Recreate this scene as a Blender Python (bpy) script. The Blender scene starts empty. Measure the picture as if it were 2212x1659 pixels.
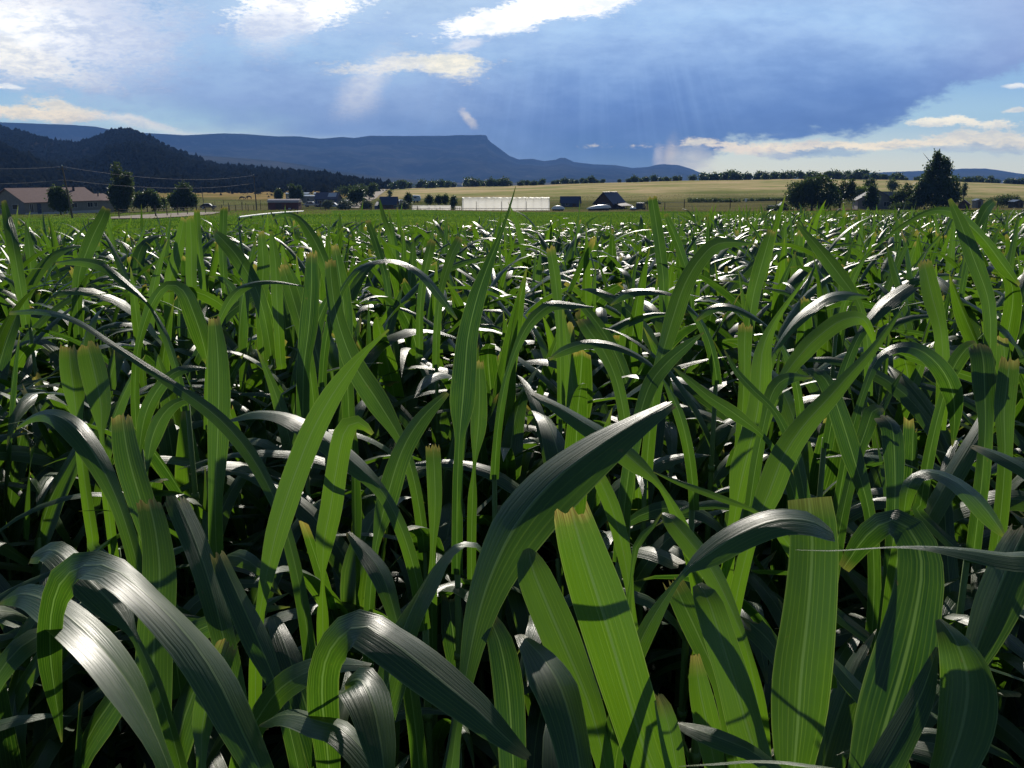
import bpy, math, random
import numpy as np
from mathutils import Vector, Matrix

R = math.radians
rng = np.random.default_rng(11)
random.seed(11)
scene = bpy.context.scene
col = scene.collection

# ------------------------------------------------------------------ camera, light, exposure
CAMZ = 1.73
PITCH = R(13.1)
FPX = 1911.0                      # focal length in units of a 2212 x 1659 frame
CX, CY = 1106.0, 829.5
SUN_AZ, SUN_EL = R(3.0), R(26.0)
SUN_STRENGTH = 5.0
SKY_STRENGTH = 0.07
HAZE_DENSITY = 1.5e-4

cam_data = bpy.data.cameras.new("camera")
cam_data.sensor_width = 36.0
cam_data.lens = 36.0 * FPX / 2212.0
cam_data.clip_start = 0.05
cam_data.clip_end = 60000.0
cam = bpy.data.objects.new("camera", cam_data)
cam.location = (0, 0, CAMZ)
cam.rotation_euler = (math.pi / 2 - PITCH, 0, 0)
col.objects.link(cam)
scene.camera = cam

sun_data = bpy.data.lights.new("sun", "SUN")
sun_data.energy = SUN_STRENGTH
sun_data.angle = R(0.5)
sun_data.color = (1.0, 0.93, 0.82)
sun = bpy.data.objects.new("sun", sun_data)
sdir = Vector((math.sin(SUN_AZ) * math.cos(SUN_EL), math.cos(SUN_AZ) * math.cos(SUN_EL), math.sin(SUN_EL)))
sun.rotation_euler = sdir.to_track_quat("Z", "Y").to_euler()
sun.location = (0, 0, 50)
col.objects.link(sun)

scene.view_settings.view_transform = "Standard"
scene.view_settings.look = "None"
scene.view_settings.gamma = 1.0
scene.view_settings.use_curve_mapping = False
scene.view_settings.exposure = 0.0
scene.cycles.use_denoising = True
scene.cycles.max_bounces = 8
scene.cycles.transmission_bounces = 6
scene.cycles.volume_bounces = 0
scene.cycles.use_adaptive_sampling = False


def uv_of(px, py):
    """a direction of the view as the slopes (x/y, z/y) of its line of sight"""
    X = (px - CX) / FPX
    Y = (CY - py) / FPX
    k = math.cos(PITCH) + Y * math.sin(PITCH)
    return X / k, (Y * math.cos(PITCH) - math.sin(PITCH)) / k


def at(px, py, d):
    U, V = uv_of(px, py)
    return np.array([U * d, d, CAMZ + V * d])


def row_slope(row):
    return uv_of(CX, row)[1]


# ------------------------------------------------------------------ node helpers
class NT:
    def __init__(self, tree):
        self.t = tree
        self.n = tree.nodes
        self.l = tree.links

    def node(self, kind, **kw):
        n = self.n.new(kind)
        for k, v in kw.items():
            setattr(n, k, v)
        return n

    def put(self, sock, v):
        if v is None:
            return
        if hasattr(v, "is_linked"):
            self.l.new(v, sock)
        else:
            if isinstance(v, (tuple, list)) and sock.type == "RGBA" and len(v) == 3:
                v = tuple(v) + (1.0,)
            sock.default_value = v

    def math(self, op, a, b=None, c=None, clamp=False):
        n = self.node("ShaderNodeMath", operation=op, use_clamp=clamp)
        self.put(n.inputs[0], a)
        self.put(n.inputs[1], b)
        self.put(n.inputs[2], c)
        return n.outputs[0]

    def vmath(self, op, a, b=None):
        n = self.node("ShaderNodeVectorMath", operation=op)
        self.put(n.inputs[0], a)
        self.put(n.inputs[1], b)
        return n.outputs["Value"] if op in ("LENGTH", "DOT_PRODUCT") else n.outputs[0]

    def ramp(self, v, a, b, lo=0.0, hi=1.0, smooth=True):
        n = self.node("ShaderNodeMapRange", interpolation_type="SMOOTHSTEP" if smooth else "LINEAR")
        self.put(n.inputs[0], v)
        for i, x in enumerate((a, b, lo, hi)):
            self.put(n.inputs[1 + i], x)
        return n.outputs[0]

    def mix(self, f, a, b, blend="MIX"):
        n = self.node("ShaderNodeMix", data_type="RGBA", blend_type=blend)
        self.put(n.inputs[0], f)
        self.put(n.inputs[6], a)
        self.put(n.inputs[7], b)
        return n.outputs[2]

    def noise(self, vec, scale, detail=4.0, rough=0.5, dist=0.0, dim="3D", w=None):
        n = self.node("ShaderNodeTexNoise", noise_dimensions=dim)
        if vec is not None:
            self.put(n.inputs["Vector"], vec)
        if w is not None:
            self.put(n.inputs["W"], w)
        self.put(n.inputs["Scale"], scale)
        self.put(n.inputs["Detail"], detail)
        self.put(n.inputs["Roughness"], rough)
        self.put(n.inputs["Distortion"], dist)
        return n.outputs[0]

    def colors(self, v, stops):
        n = self.node("ShaderNodeValToRGB")
        e = n.color_ramp.elements
        e.remove(e[1])
        e[0].position = stops[0][0]
        e[0].color = tuple(stops[0][1]) + (1.0,)
        for p, c in stops[1:]:
            e.new(p).color = tuple(c) + (1.0,)
        self.put(n.inputs[0], v)
        return n.outputs[0]


def lin(r, g, b):
    f = lambda c: (c / 255 / 12.92) if c / 255 <= 0.04045 else ((c / 255 + 0.055) / 1.055) ** 2.4
    return (f(r), f(g), f(b))


# ------------------------------------------------------------------ sky
world = bpy.data.worlds.new("World")
scene.world = world
world.use_nodes = True
w = NT(world.node_tree)
w.n.clear()
out = w.node("ShaderNodeOutputWorld")
sky = w.node("ShaderNodeTexSky", sky_type="NISHITA")
sky.sun_disc = False
sky.sun_elevation = SUN_EL
sky.sun_rotation = SUN_AZ
sky.altitude = 2000
sky.dust_density = 0.6
bg_sky = w.node("ShaderNodeBackground")
w.put(bg_sky.inputs[0], sky.outputs[0])
bg_sky.inputs[1].default_value = SKY_STRENGTH

tc = w.node("ShaderNodeTexCoord")
sep = w.node("ShaderNodeSeparateXYZ")
w.put(sep.inputs[0], tc.outputs["Generated"])
yy = w.math("MAXIMUM", sep.outputs[1], 0.16)
U = w.math("DIVIDE", sep.outputs[0], yy)
V = w.math("DIVIDE", sep.outputs[2], yy)
front = w.ramp(sep.outputs[1], 0.12, 0.4)
cmb = w.node("ShaderNodeCombineXYZ")
w.put(cmb.inputs[0], U)
w.put(cmb.inputs[1], V)
P0 = cmb.outputs[0]
# gentle warping of the cloud plane
nz = w.node("ShaderNodeTexNoise")
w.put(nz.inputs["Vector"], P0)
nz.inputs["Scale"].default_value = 9.0
nz.inputs["Detail"].default_value = 6.0
nz.inputs["Roughness"].default_value = 0.6
wob = w.vmath("SUBTRACT", nz.outputs["Color"], (0.5, 0.5, 0.5))
sc_ = w.node("ShaderNodeVectorMath", operation="SCALE")
w.put(sc_.inputs[0], wob)
sc_.inputs[3].default_value = 0.03
P1 = w.vmath("ADD", P0, sc_.outputs[0])
st = w.node("ShaderNodeMapping")
w.put(st.inputs[0], P0)
st.inputs["Scale"].default_value = (1.0, 2.6, 1.0)
fb = w.noise(st.outputs[0], 14.0, 8.0, 0.62)
fb_big = w.noise(st.outputs[0], 4.0, 4.0, 0.5)
fb_c = w.math("SUBTRACT", fb, 0.5)
fb_tiny = w.math("SUBTRACT", w.noise(st.outputs[0], 150.0, 5.0, 0.65), 0.5)
fb_fine = w.math("SUBTRACT", w.noise(st.outputs[0], 52.0, 6.0, 0.65), 0.5)


def line_dist(p, q, src=None):
    """signed distance to the line p-q (pixel points); positive above it"""
    (u0, v0), (u1, v1) = uv_of(*p), uv_of(*q)
    du, dv = u1 - u0, v1 - v0
    L = math.hypot(du, dv)
    nx, ny = -dv / L, du / L
    d = w.vmath("DOT_PRODUCT", src or P1, (nx, ny, 0))
    return w.math("SUBTRACT", d, nx * u0 + ny * v0)


AIR = np.array([0.07, 0.157, 0.42])


def thru(c, V_):
    """radiance of the sky beyond the haze that leaves colour c after passing through it at slope V_"""
    T = math.exp(-HAZE_DENSITY * min(398 / max(V_, 1e-3), 7400.0))
    return tuple(float(max((x - a * (1 - T)) / T, 0.01)) for x, a in zip(c, AIR))


def rowstops(lst, v1):
    """colour stops of a ramp over slope 0..v1 from (pixel row, colour)"""
    o = []
    for row, c in lst:
        V_ = max(row_slope(row), 0.0)
        o.append((min(V_ / v1, 1.0), thru(lin(*c), V_)))
    return sorted(o)


# clear sky low on the right and left: pale towards the horizon
clear = w.colors(w.ramp(V, 0.0, 0.26, smooth=False), rowstops([(384, (212, 214, 208)), (350, (206, 213, 212)), (310, (190, 208, 218)), (260, (165, 198, 222)), (190, (150, 188, 226)), (120, (142, 182, 226)), (0, (136, 176, 224))], 0.26))
# the storm cloud
sV = w.math("ADD", w.math("ADD", V, w.math("MULTIPLY", w.math("SUBTRACT", fb_big, 0.5), 0.09)), w.math("MULTIPLY", fb_c, 0.035))
sv = w.ramp(sV, 0.0, 0.24, smooth=False)
storm_r = w.colors(sv, rowstops([(384, (104, 136, 188)), (340, (88, 124, 184)), (280, (90, 124, 188)), (220, (102, 137, 202)), (160, (124, 158, 219)), (100, (150, 182, 236)), (50, (165, 198, 247)), (0, (166, 196, 245)), (-120, (160, 188, 236))], 0.24))
storm_l = w.colors(sv, rowstops([(384, (120, 146, 196)), (290, (114, 144, 200)), (240, (128, 156, 210)), (190, (142, 170, 222)), (130, (158, 190, 236)), (80, (166, 194, 240)), (0, (176, 202, 242)), (-120, (170, 194, 236))], 0.24))
storm_col = w.mix(w.math("ADD", w.ramp(U, 0.12, -0.12), w.math("MULTIPLY", fb_c, 0.6), clamp=True), storm_r, storm_l)
storm_col = w.mix(1.0, storm_col, w.mix(w.ramp(w.math("ADD", fb_c, w.math("MULTIPLY", fb_fine, 0.4)), -0.2, 0.2), (0.90, 0.92, 0.88), (1.12, 1.11, 0.99)), "MULTIPLY")
storm_col = w.mix(w.math("MULTIPLY", w.ramp(U, 0.38, 0.6), 0.55), storm_col, thru(lin(140, 154, 206), 0.15))
# shafts of light falling away from the sun
us, vs = sdir.x / sdir.y, sdir.z / sdir.y
ang = w.math("ARCTAN2", w.math("SUBTRACT", U, us + 0.02), w.math("SUBTRACT", vs, V))
ray = w.noise(None, 26.0, 3.0, 0.6, dim="1D", w=ang)
ray = w.math("MULTIPLY", w.ramp(ray, 0.4, 0.75), w.math("MULTIPLY", w.ramp(V, 0.2, 0.09), w.ramp(V, -0.01, 0.06)))
ray = w.math("MULTIPLY", ray, w.math("MULTIPLY", w.ramp(U, -0.2, -0.05), w.ramp(U, 0.3, 0.18)))
storm_col = w.mix(w.math("MULTIPLY", ray, 0.2), storm_col, thru(lin(146, 180, 228), 0.09))

edge_n = w.math("ADD", fb_c, w.math("MULTIPLY", fb_fine, 0.5))
d_r1 = line_dist((1488, 392), (1562, 318))
d_r2 = line_dist((1540, 306), (1850, 288))
d_r3 = line_dist((1842, 292), (2212, 148))
d_r = w.math("MINIMUM", w.math("MAXIMUM", d_r1, d_r2), d_r3)
m_r = w.ramp(w.math("ADD", d_r, w.math("MULTIPLY", edge_n, 0.05)), -0.006, 0.010)
d_l1 = line_dist((120, 200), (620, 310))
d_l2 = line_dist((330, 0), (200, 300))
m_l = w.math("MULTIPLY", w.ramp(w.math("ADD", d_l1, w.math("MULTIPLY", fb_c, 0.05)), -0.015, 0.04),
             w.ramp(w.math("ADD", w.math("MULTIPLY", d_l2, -1), w.math("MULTIPLY", fb_c, 0.1)), 0.06, -0.09))
m_l2 = w.ramp(U, -0.34, -0.2)
m_left = w.math("MAXIMUM", m_l, w.math("MULTIPLY", m_l2, w.ramp(V, 0.03, 0.05)))
m_left = w.math("MAXIMUM", m_left, w.ramp(U, -0.25, -0.12))
storm = w.math("MULTIPLY", m_r, m_left)
sky_col = w.mix(storm, clear, storm_col)


def blob(base, cx, cy, rx, ry, rot, color, gain=1.0, rough=1.0, soft=0.75):
    u0, v0 = uv_of(cx, cy)
    m = w.node("ShaderNodeMapping", vector_type="TEXTURE")
    w.put(m.inputs[0], P1)
    m.inputs["Location"].default_value = (u0, v0, 0)
    m.inputs["Rotation"].default_value = (0, 0, R(rot))
    m.inputs["Scale"].default_value = (rx / FPX, ry / FPX, 1)
    ln = w.vmath("LENGTH", m.outputs[0])
    ln = w.math("ADD", ln, w.math("ADD", w.math("MULTIPLY", fb_c, rough * 2.6), w.math("MULTIPLY", fb_fine, rough * 1.3)))
    ln = w.math("ADD", ln, w.math("MULTIPLY", fb_tiny, rough * 1.1))
    f = w.ramp(ln, 1.0 + soft * 0.5, 1.0 - soft * 0.5, 0.0, gain)
    color = thru(color, max(v0, 0.01))
    shade = tuple(c * k for c, k in zip(color, (0.72, 0.77, 0.86)))
    body = w.mix(w.ramp(w.math("ADD", fb_fine, fb_c), -0.22, 0.1), shade, color)
    return w.mix(f, base, body)


WH = (1.25, 1.23, 1.2)
warm = lin(246, 232, 214)
for b in [
    (90, 50, 240, 105, 0, lin(236, 238, 248), 0.95, 0.7, 1.2),
    (80, 80, 190, 60, -8, (1.1, 1.1, 1.1), 0.95, 1.0, 0.9),
    (60, 130, 150, 26, -14, (1.0, 0.98, 0.95), 0.95, 0.9, 0.7),
    (250, 110, 120, 110, 20, lin(190, 205, 236), 0.6, 0.8, 1.6),
    (75, 243, 110, 11, -3, warm, 0.95, 1.1, 0.8),
    (150, 236, 70, 13, -14, warm, 0.8, 1.1, 0.9),
    (15, 186, 32, 5, -3, (1.0, 1.0, 1.0), 0.9, 0.5, 0.8),
    (300, 268, 90, 9, -10, lin(226, 220, 222), 0.7, 0.9, 1.0),
    (400, 285, 150, 8, -5, lin(208, 216, 224), 0.6, 0.7, 1.1),
    (650, 5, 130, 52, 4, WH, 1.0, 1.0, 0.7),
    (600, 60, 75, 42, 20, lin(225, 232, 248), 0.85, 0.9, 1.2),
    (1130, 28, 170, 26, 12, WH, 1.0, 0.9, 0.6),
    (1230, -5, 130, 34, 6, WH, 1.0, 0.8, 0.6),
    (1005, 98, 32, 14, 10, lin(226, 232, 246), 0.85, 0.9, 0.9),
    (880, 143, 115, 13, 3, lin(250, 244, 234), 0.8, 1.6, 1.3),
    (980, 148, 50, 22, -10, lin(255, 248, 232), 0.92, 1.2, 1.1),
    (790, 188, 62, 30, 48, lin(226, 228, 238), 0.6, 0.9, 1.7),
    (1010, 256, 20, 8, -46, lin(224, 216, 216), 0.6, 1.0, 1.3),
    # low banks on the right
    (1900, 312, 380, 9, 0, warm, 0.95, 1.2, 0.9),
    (2120, 306, 130, 17, 2, lin(240, 230, 216), 0.9, 1.3, 0.8),
    (2070, 266, 120, 9, -2, lin(248, 240, 226), 0.95, 1.2, 0.7),
    (1700, 320, 60, 13, 6, lin(226, 216, 210), 0.8, 1.3, 0.9),
    (1600, 318, 55, 11, 0, lin(232, 218, 210), 0.85, 1.2, 0.9),
    (1800, 327, 80, 10, 1, lin(160, 182, 208), 0.85, 1.0, 0.7),
    (1690, 328, 45, 9, 2, lin(158, 178, 206), 0.75, 1.1, 0.8),
    (2080, 325, 110, 9, 0, lin(178, 194, 212), 0.7, 1.2, 0.9),
    (2195, 187, 24, 5, 4, (0.95, 0.95, 0.95), 0.9, 0.7, 0.8),
    (2195, 240, 22, 4, 4, lin(245, 238, 228), 0.8, 0.7, 0.8),
    # rain lit from behind
    (1452, 345, 16, 34, 0, lin(216, 206, 204), 0.55, 0.5, 1.7),
    (1425, 340, 9, 26, 0, lin(190, 190, 206), 0.6, 0.5, 1.4),
    (1500, 355, 36, 30, 0, lin(206, 206, 210), 0.7, 0.5, 1.6),
]:
    sky_col = blob(sky_col, *b)
bg_cloud = w.node("ShaderNodeBackground")
w.put(bg_cloud.inputs[0], sky_col)
bg_cloud.inputs[1].default_value = 1.0
mx = w.node("ShaderNodeMixShader")
w.put(mx.inputs[0], w.math("MULTIPLY", front, w.ramp(V, 0.75, 0.32)))
w.put(mx.inputs[1], bg_sky.outputs[0])
w.put(mx.inputs[2], bg_cloud.outputs[0])
w.put(out.inputs[0], mx.outputs[0])


# ------------------------------------------------------------------ object helpers
def tag(o, label=None, cat=None, group=None, kind=None):
    for k, v in (("label", label), ("category", cat), ("group", group), ("kind", kind)):
        if v:
            o[k] = v
    return o


def empty(name, loc, rz=0.0):
    o = bpy.data.objects.new(name, None)
    o.empty_display_size = 0.2
    o.location = tuple(float(v) for v in loc)
    o.rotation_euler = (0, 0, rz)
    col.objects.link(o)
    return o


def link(name, me, mat=None, parent=None, loc=None, rz=0.0):
    o = bpy.data.objects.new(name, me)
    if mat is not None and not me.materials:
        me.materials.append(mat)
    if parent is not None:
        o.parent = parent
    if loc is not None:
        o.location = tuple(float(v) for v in loc)
        o.rotation_euler = (0, 0, rz)
    col.objects.link(o)
    return o


def mesh_np(name, verts, quads, attrs=None, uv=None, smooth=True, tris=None):
    """mesh from numpy arrays; attrs = {name: per-vertex float or rgb}, uv = per-vertex"""
    verts = np.asarray(verts, np.float32).reshape(-1, 3)
    me = bpy.data.meshes.new(name)
    me.vertices.add(len(verts))
    me.vertices.foreach_set("co", verts.ravel())
    parts, starts, tot = [], [], 0
    for arr, k in ((quads, 4), (tris, 3)):
        if arr is not None and len(arr):
            arr = np.asarray(arr, np.int32).reshape(-1, k)
            parts.append(arr.ravel())
            starts.append(tot + k * np.arange(len(arr), dtype=np.int32))
            tot += arr.size
    loops = np.concatenate(parts)
    ls = np.concatenate(starts)
    me.loops.add(tot)
    me.loops.foreach_set("vertex_index", loops)
    me.polygons.add(len(ls))
    me.polygons.foreach_set("loop_start", ls)
    me.update(calc_edges=True)
    if smooth:
        me.polygons.foreach_set("use_smooth", np.ones(len(ls), bool))
    if uv is not None:
        l = me.uv_layers.new(name="UVMap")
        l.data.foreach_set("uv", np.asarray(uv, np.float32).reshape(-1, 2)[loops].ravel())
    for k, v in (attrs or {}).items():
        v = np.asarray(v, np.float32)
        if v.ndim == 2:
            a = me.attributes.new(k, "FLOAT_VECTOR", "POINT")
            a.data.foreach_set("vector", v.ravel())
        else:
            a = me.attributes.new(k, "FLOAT", "POINT")
            a.data.foreach_set("value", v)
    me.validate()
    return me


class MB:
    """collects simple solids into one mesh"""

    def __init__(self):
        self.v, self.f = [], []

    def add(self, vs, fs):
        b = len(self.v)
        self.v += [tuple(float(c) for c in p) for p in vs]
        self.f += [tuple(b + i for i in f) for f in fs]
        return self

    def box(self, x0, x1, y0, y1, z0, z1):
        return self.add([(x0, y0, z0), (x1, y0, z0), (x1, y1, z0), (x0, y1, z0), (x0, y0, z1), (x1, y0, z1), (x1, y1, z1), (x0, y1, z1)],
                        [(0, 3, 2, 1), (4, 5, 6, 7), (0, 1, 5, 4), (1, 2, 6, 5), (2, 3, 7, 6), (3, 0, 4, 7)])

    def prism(self, prof, y0, y1, axis="y"):
        """extrudes a closed profile of (a, z) along an axis"""
        n = len(prof)
        if axis == "y":
            vs = [(a, y0, z) for a, z in prof] + [(a, y1, z) for a, z in prof]
        else:
            vs = [(y0, a, z) for a, z in prof] + [(y1, a, z) for a, z in prof]
        fs = [tuple(range(n))[::-1], tuple(range(n, 2 * n))] + [(i, (i + 1) % n, n + (i + 1) % n, n + i) for i in range(n)]
        return self.add(vs, fs)

    def tube(self, pts, rad, n=7, caps=True):
        pts = [Vector(p) for p in pts]
        if not hasattr(rad, "__len__"):
            rad = [rad] * len(pts)
        b = len(self.v)
        for i, p in enumerate(pts):
            t = (pts[min(i + 1, len(pts) - 1)] - pts[max(i - 1, 0)]).normalized()
            a = t.cross(Vector((0, 0, 1)) if abs(t.z) < 0.9 else Vector((1, 0, 0))).normalized()
            c = t.cross(a)
            for k in range(n):
                q = p + (a * math.cos(2 * math.pi * k / n) + c * math.sin(2 * math.pi * k / n)) * rad[i]
                self.v.append(tuple(q))
        for i in range(len(pts) - 1):
            for k in range(n):
                self.f.append((b + i * n + k, b + i * n + (k + 1) % n, b + (i + 1) * n + (k + 1) % n, b + (i + 1) * n + k))
        if caps:
            self.f.append(tuple(b + k for k in range(n))[::-1])
            self.f.append(tuple(b + (len(pts) - 1) * n + k for k in range(n)))
        return self

    def build(self, name, mat, parent=None, smooth=False, loc=None, rz=0.0):
        me = bpy.data.meshes.new(name)
        me.from_pydata(self.v, [], self.f)
        if smooth:
            me.polygons.foreach_set("use_smooth", [True] * len(me.polygons))
        me.update()
        return link(name, me, mat, parent, loc, rz)


# ------------------------------------------------------------------ materials
def material(name):
    m = bpy.data.materials.new(name)
    m.use_nodes = True
    t = NT(m.node_tree)
    t.n.clear()
    t.out = t.node("ShaderNodeOutputMaterial")
    return m, t


def plain(name, color, rough=0.7, var=0.18, scale=3.0, spec=0.4, metal=0.0, stretch=(1, 1, 1), bump=0.0):
    """a painted or natural surface with uneven colour and wear"""
    m, t = material(name)
    p = t.node("ShaderNodeBsdfPrincipled")
    c = t.node("ShaderNodeTexCoord")
    mp = t.node("ShaderNodeMapping")
    t.put(mp.inputs[0], c.outputs["Object"])
    mp.inputs["Scale"].default_value = stretch
    n = t.noise(mp.outputs[0], scale, 5.0, 0.6)
    dark = tuple(x * (1 - var) for x in color)
    light = tuple(min(1, x * (1 + var)) for x in color)
    t.put(p.inputs["Base Color"], t.mix(t.ramp(n, 0.3, 0.7), dark, light))
    p.inputs["Roughness"].default_value = rough
    p.inputs["Specular IOR Level"].default_value = spec
    p.inputs["Metallic"].default_value = metal
    if bump:
        b = t.node("ShaderNodeBump")
        b.inputs["Strength"].default_value = bump
        t.put(b.inputs["Height"], n)
        t.put(p.inputs["Normal"], b.outputs[0])
    t.put(t.out.inputs[0], p.outputs[0])
    return m


def leafy(name, c_dark, c_light, trans, fac=0.35, rough=0.5):
    """foliage: diffuse and translucent leaf faces with a random tone per clump"""
    m, t = material(name)
    p = t.node("ShaderNodeBsdfPrincipled")
    a = t.node("ShaderNodeAttribute", attribute_name="tone")
    oi = t.node("ShaderNodeObjectInfo")
    v = t.math("ADD", t.math("MULTIPLY", a.outputs["Fac"], 0.8), t.math("MULTIPLY", oi.outputs["Random"], 0.2))
    cc = t.mix(v, c_dark, c_light)
    t.put(p.inputs["Base Color"], cc)
    p.inputs["Roughness"].default_value = rough
    p.inputs["Specular IOR Level"].default_value = 0.3 if rough < 0.8 else 0.0
    tr = t.node("ShaderNodeBsdfTranslucent")
    t.put(tr.inputs[0], t.mix(0.5, cc, trans))
    ms = t.node("ShaderNodeMixShader")
    ms.inputs[0].default_value = fac
    t.put(ms.inputs[1], p.outputs[0])
    t.put(ms.inputs[2], tr.outputs[0])
    t.put(t.out.inputs[0], ms.outputs[0])
    return m


def maize_leaf_material():
    m, t = material("maize_leaf")
    uvn = t.node("ShaderNodeUVMap", uv_map="UVMap")
    s = t.node("ShaderNodeSeparateXYZ")
    t.put(s.inputs[0], uvn.outputs[0])
    x, y = s.outputs[0], s.outputs[1]
    dry = t.node("ShaderNodeAttribute", attribute_name="dry").outputs["Fac"]
    tone = t.node("ShaderNodeAttribute", attribute_name="tone").outputs["Fac"]
    ax = t.math("ABSOLUTE", t.math("SUBTRACT", x, 0.5))
    rib = t.ramp(ax, 0.016, 0.04, 1.0, 0.0)
    # parallel veins
    mp = t.node("ShaderNodeCombineXYZ")
    t.put(mp.inputs[0], t.math("MULTIPLY", x, 34.0))
    t.put(mp.inputs[1], t.math("MULTIPLY", y, 4.0))
    t.put(mp.inputs[2], t.math("MULTIPLY", tone, 37.0))
    fine = t.noise(mp.outputs[0], 1.0, 3.0, 0.65)
    vx = t.node("ShaderNodeCombineXYZ")
    t.put(vx.inputs[0], t.math("MULTIPLY", x, 7.0))
    t.put(vx.inputs[1], t.math("MULTIPLY", tone, 53.0))
    t.put(vx.inputs[2], t.math("MULTIPLY", y, 0.6))
    wav = t.math("SINE", t.math("ADD", t.math("MULTIPLY", x, 2 * math.pi * 11), t.math("MULTIPLY", t.noise(vx.outputs[0], 1.0, 2.0, 0.5), 9.0)))
    vein = t.math("MULTIPLY", t.ramp(wav, 0.6, 1.0), t.ramp(fine, 0.3, 0.65, 0.25, 1.0))
    mp2 = t.node("ShaderNodeCombineXYZ")
    t.put(mp2.inputs[0], t.math("MULTIPLY", x, 2.0))
    t.put(mp2.inputs[1], t.math("MULTIPLY", y, 9.0))
    t.put(mp2.inputs[2], t.math("MULTIPLY", tone, 91.0))
    patch = t.noise(mp2.outputs[0], 1.0, 4.0, 0.6)
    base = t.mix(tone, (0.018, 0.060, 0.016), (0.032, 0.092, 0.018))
    base = t.mix(t.math("MULTIPLY", vein, 0.35), base, (0.08, 0.15, 0.04))
    base = t.mix(t.ramp(patch, 0.35, 0.75, 0.0, 0.35), base, (0.06, 0.12, 0.02))
    margin = t.ramp(ax, 0.478, 0.492)
    base = t.mix(t.math("MULTIPLY", margin, 0.6), base, (0.22, 0.30, 0.12))
    base = t.mix(rib, base, (0.13, 0.20, 0.07))
    tip_c = t.mix(t.ramp(fine, 0.42, 0.58), (0.26, 0.16, 0.05), (0.40, 0.38, 0.12))
    sp = t.node("ShaderNodeCombineXYZ")
    t.put(sp.inputs[0], t.math("MULTIPLY", x, 9.0))
    t.put(sp.inputs[1], t.math("MULTIPLY", y, 70.0))
    t.put(sp.inputs[2], t.math("MULTIPLY", tone, 171.0))
    spot = t.math("MULTIPLY", t.ramp(t.noise(sp.outputs[0], 1.0, 2.0, 0.5), 0.68, 0.74), t.ramp(patch, 0.45, 0.7))
    base = t.mix(t.math("MULTIPLY", spot, 0.7), base, (0.16, 0.13, 0.05))
    base = t.mix(dry, base, tip_c)
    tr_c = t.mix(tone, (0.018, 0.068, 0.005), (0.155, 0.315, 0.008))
    tr_c = t.mix(t.math("MULTIPLY", vein, 0.45), tr_c, (0.30, 0.50, 0.05))
    tr_c = t.mix(t.ramp(fine, 0.35, 0.7, 0.35, 0.0), tr_c, (0.08, 0.22, 0.01))
    tr_c = t.mix(t.ramp(patch, 0.4, 0.8, 0.0, 0.3), tr_c, (0.19, 0.40, 0.015))
    tr_c = t.mix(t.math("MULTIPLY", margin, 0.7), tr_c, (0.30, 0.45, 0.06))
    tr_c = t.mix(rib, tr_c, (0.17, 0.31, 0.05))
    tr_c = t.mix(t.math("MULTIPLY", spot, 0.7), tr_c, (0.22, 0.20, 0.03))
    tr_c = t.mix(dry, tr_c, t.mix(t.ramp(fine, 0.42, 0.58), (0.34, 0.22, 0.04), (0.55, 0.52, 0.10)))
    b = t.node("ShaderNodeBump")
    b.inputs["Strength"].default_value = 0.5
    b.inputs["Distance"].default_value = 0.0016
    h = t.math("ADD", t.math("MULTIPLY", wav, 0.08), t.math("ADD", t.math("MULTIPLY", fine, 0.9), t.math("MULTIPLY", rib, -0.8)))
    t.put(b.inputs["Height"], h)
    p = t.node("ShaderNodeBsdfPrincipled")
    t.put(p.inputs["Base Color"], base)
    t.put(p.inputs["Roughness"], t.ramp(patch, 0.3, 0.75, 0.34, 0.47))
    p.inputs["Specular IOR Level"].default_value = 0.95
    t.put(p.inputs["Normal"], b.outputs[0])
    tr = t.node("ShaderNodeBsdfTranslucent")
    t.put(tr.inputs[0], tr_c)
    ms = t.node("ShaderNodeMixShader")
    ms.inputs[0].default_value = 0.45
    t.put(ms.inputs[1], p.outputs[0])
    t.put(ms.inputs[2], tr.outputs[0])
    t.put(t.out.inputs[0], ms.outputs[0])
    return m


M_LEAF = maize_leaf_material()
M_STALK = plain("maize_stalk", (0.10, 0.17, 0.04), 0.5, 0.25, 12.0, stretch=(1, 1, 0.2))
M_BARK = plain("bark", (0.06, 0.045, 0.03), 0.9, 0.3, 4.0, stretch=(1, 1, 0.3))
M_TREE_DARK = leafy("foliage_dark", (0.022, 0.040, 0.012), (0.065, 0.10, 0.028), (0.12, 0.19, 0.03), 0.4)
M_TREE_MID = leafy("foliage_mid", (0.03, 0.05, 0.018), (0.07, 0.10, 0.03), (0.12, 0.18, 0.03), 0.4)
M_TREE_LIME = leafy("foliage_lime", (0.07, 0.11, 0.02), (0.16, 0.22, 0.04), (0.22, 0.32, 0.04), 0.4)
M_TREE_SAGE = leafy("foliage_sage", (0.06, 0.075, 0.045), (0.12, 0.14, 0.09), (0.12, 0.15, 0.06), 0.3)
M_FOREST = leafy("foliage_forest", (0.010, 0.012, 0.007), (0.020, 0.022, 0.012), (0.02, 0.03, 0.01), 0.03, 1.0)
M_WOOD = plain("weathered_wood", (0.11, 0.08, 0.06), 0.85, 0.3, 6.0, stretch=(1, 1, 0.2))
M_POST = plain("fence_wood", (0.06, 0.045, 0.035), 0.9, 0.3, 6.0)
M_WIRE = plain("wire", (0.10, 0.10, 0.10), 0.8, 0.1)
M_CABLE = plain("cable", (0.16, 0.16, 0.19), 0.7, 0.1, spec=0.2)
M_PINKROOF = plain("pink_metal_roof", (0.25, 0.172, 0.150), 0.9, 0.12, 1.2, spec=0.1, stretch=(1, 8, 1))
M_GREYWALL = plain("grey_wall", (0.22, 0.205, 0.185), 0.85, 0.1, 2.0)
M_DARKGLASS = plain("window_glass", (0.02, 0.022, 0.03), 0.15, 0.1)
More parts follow.
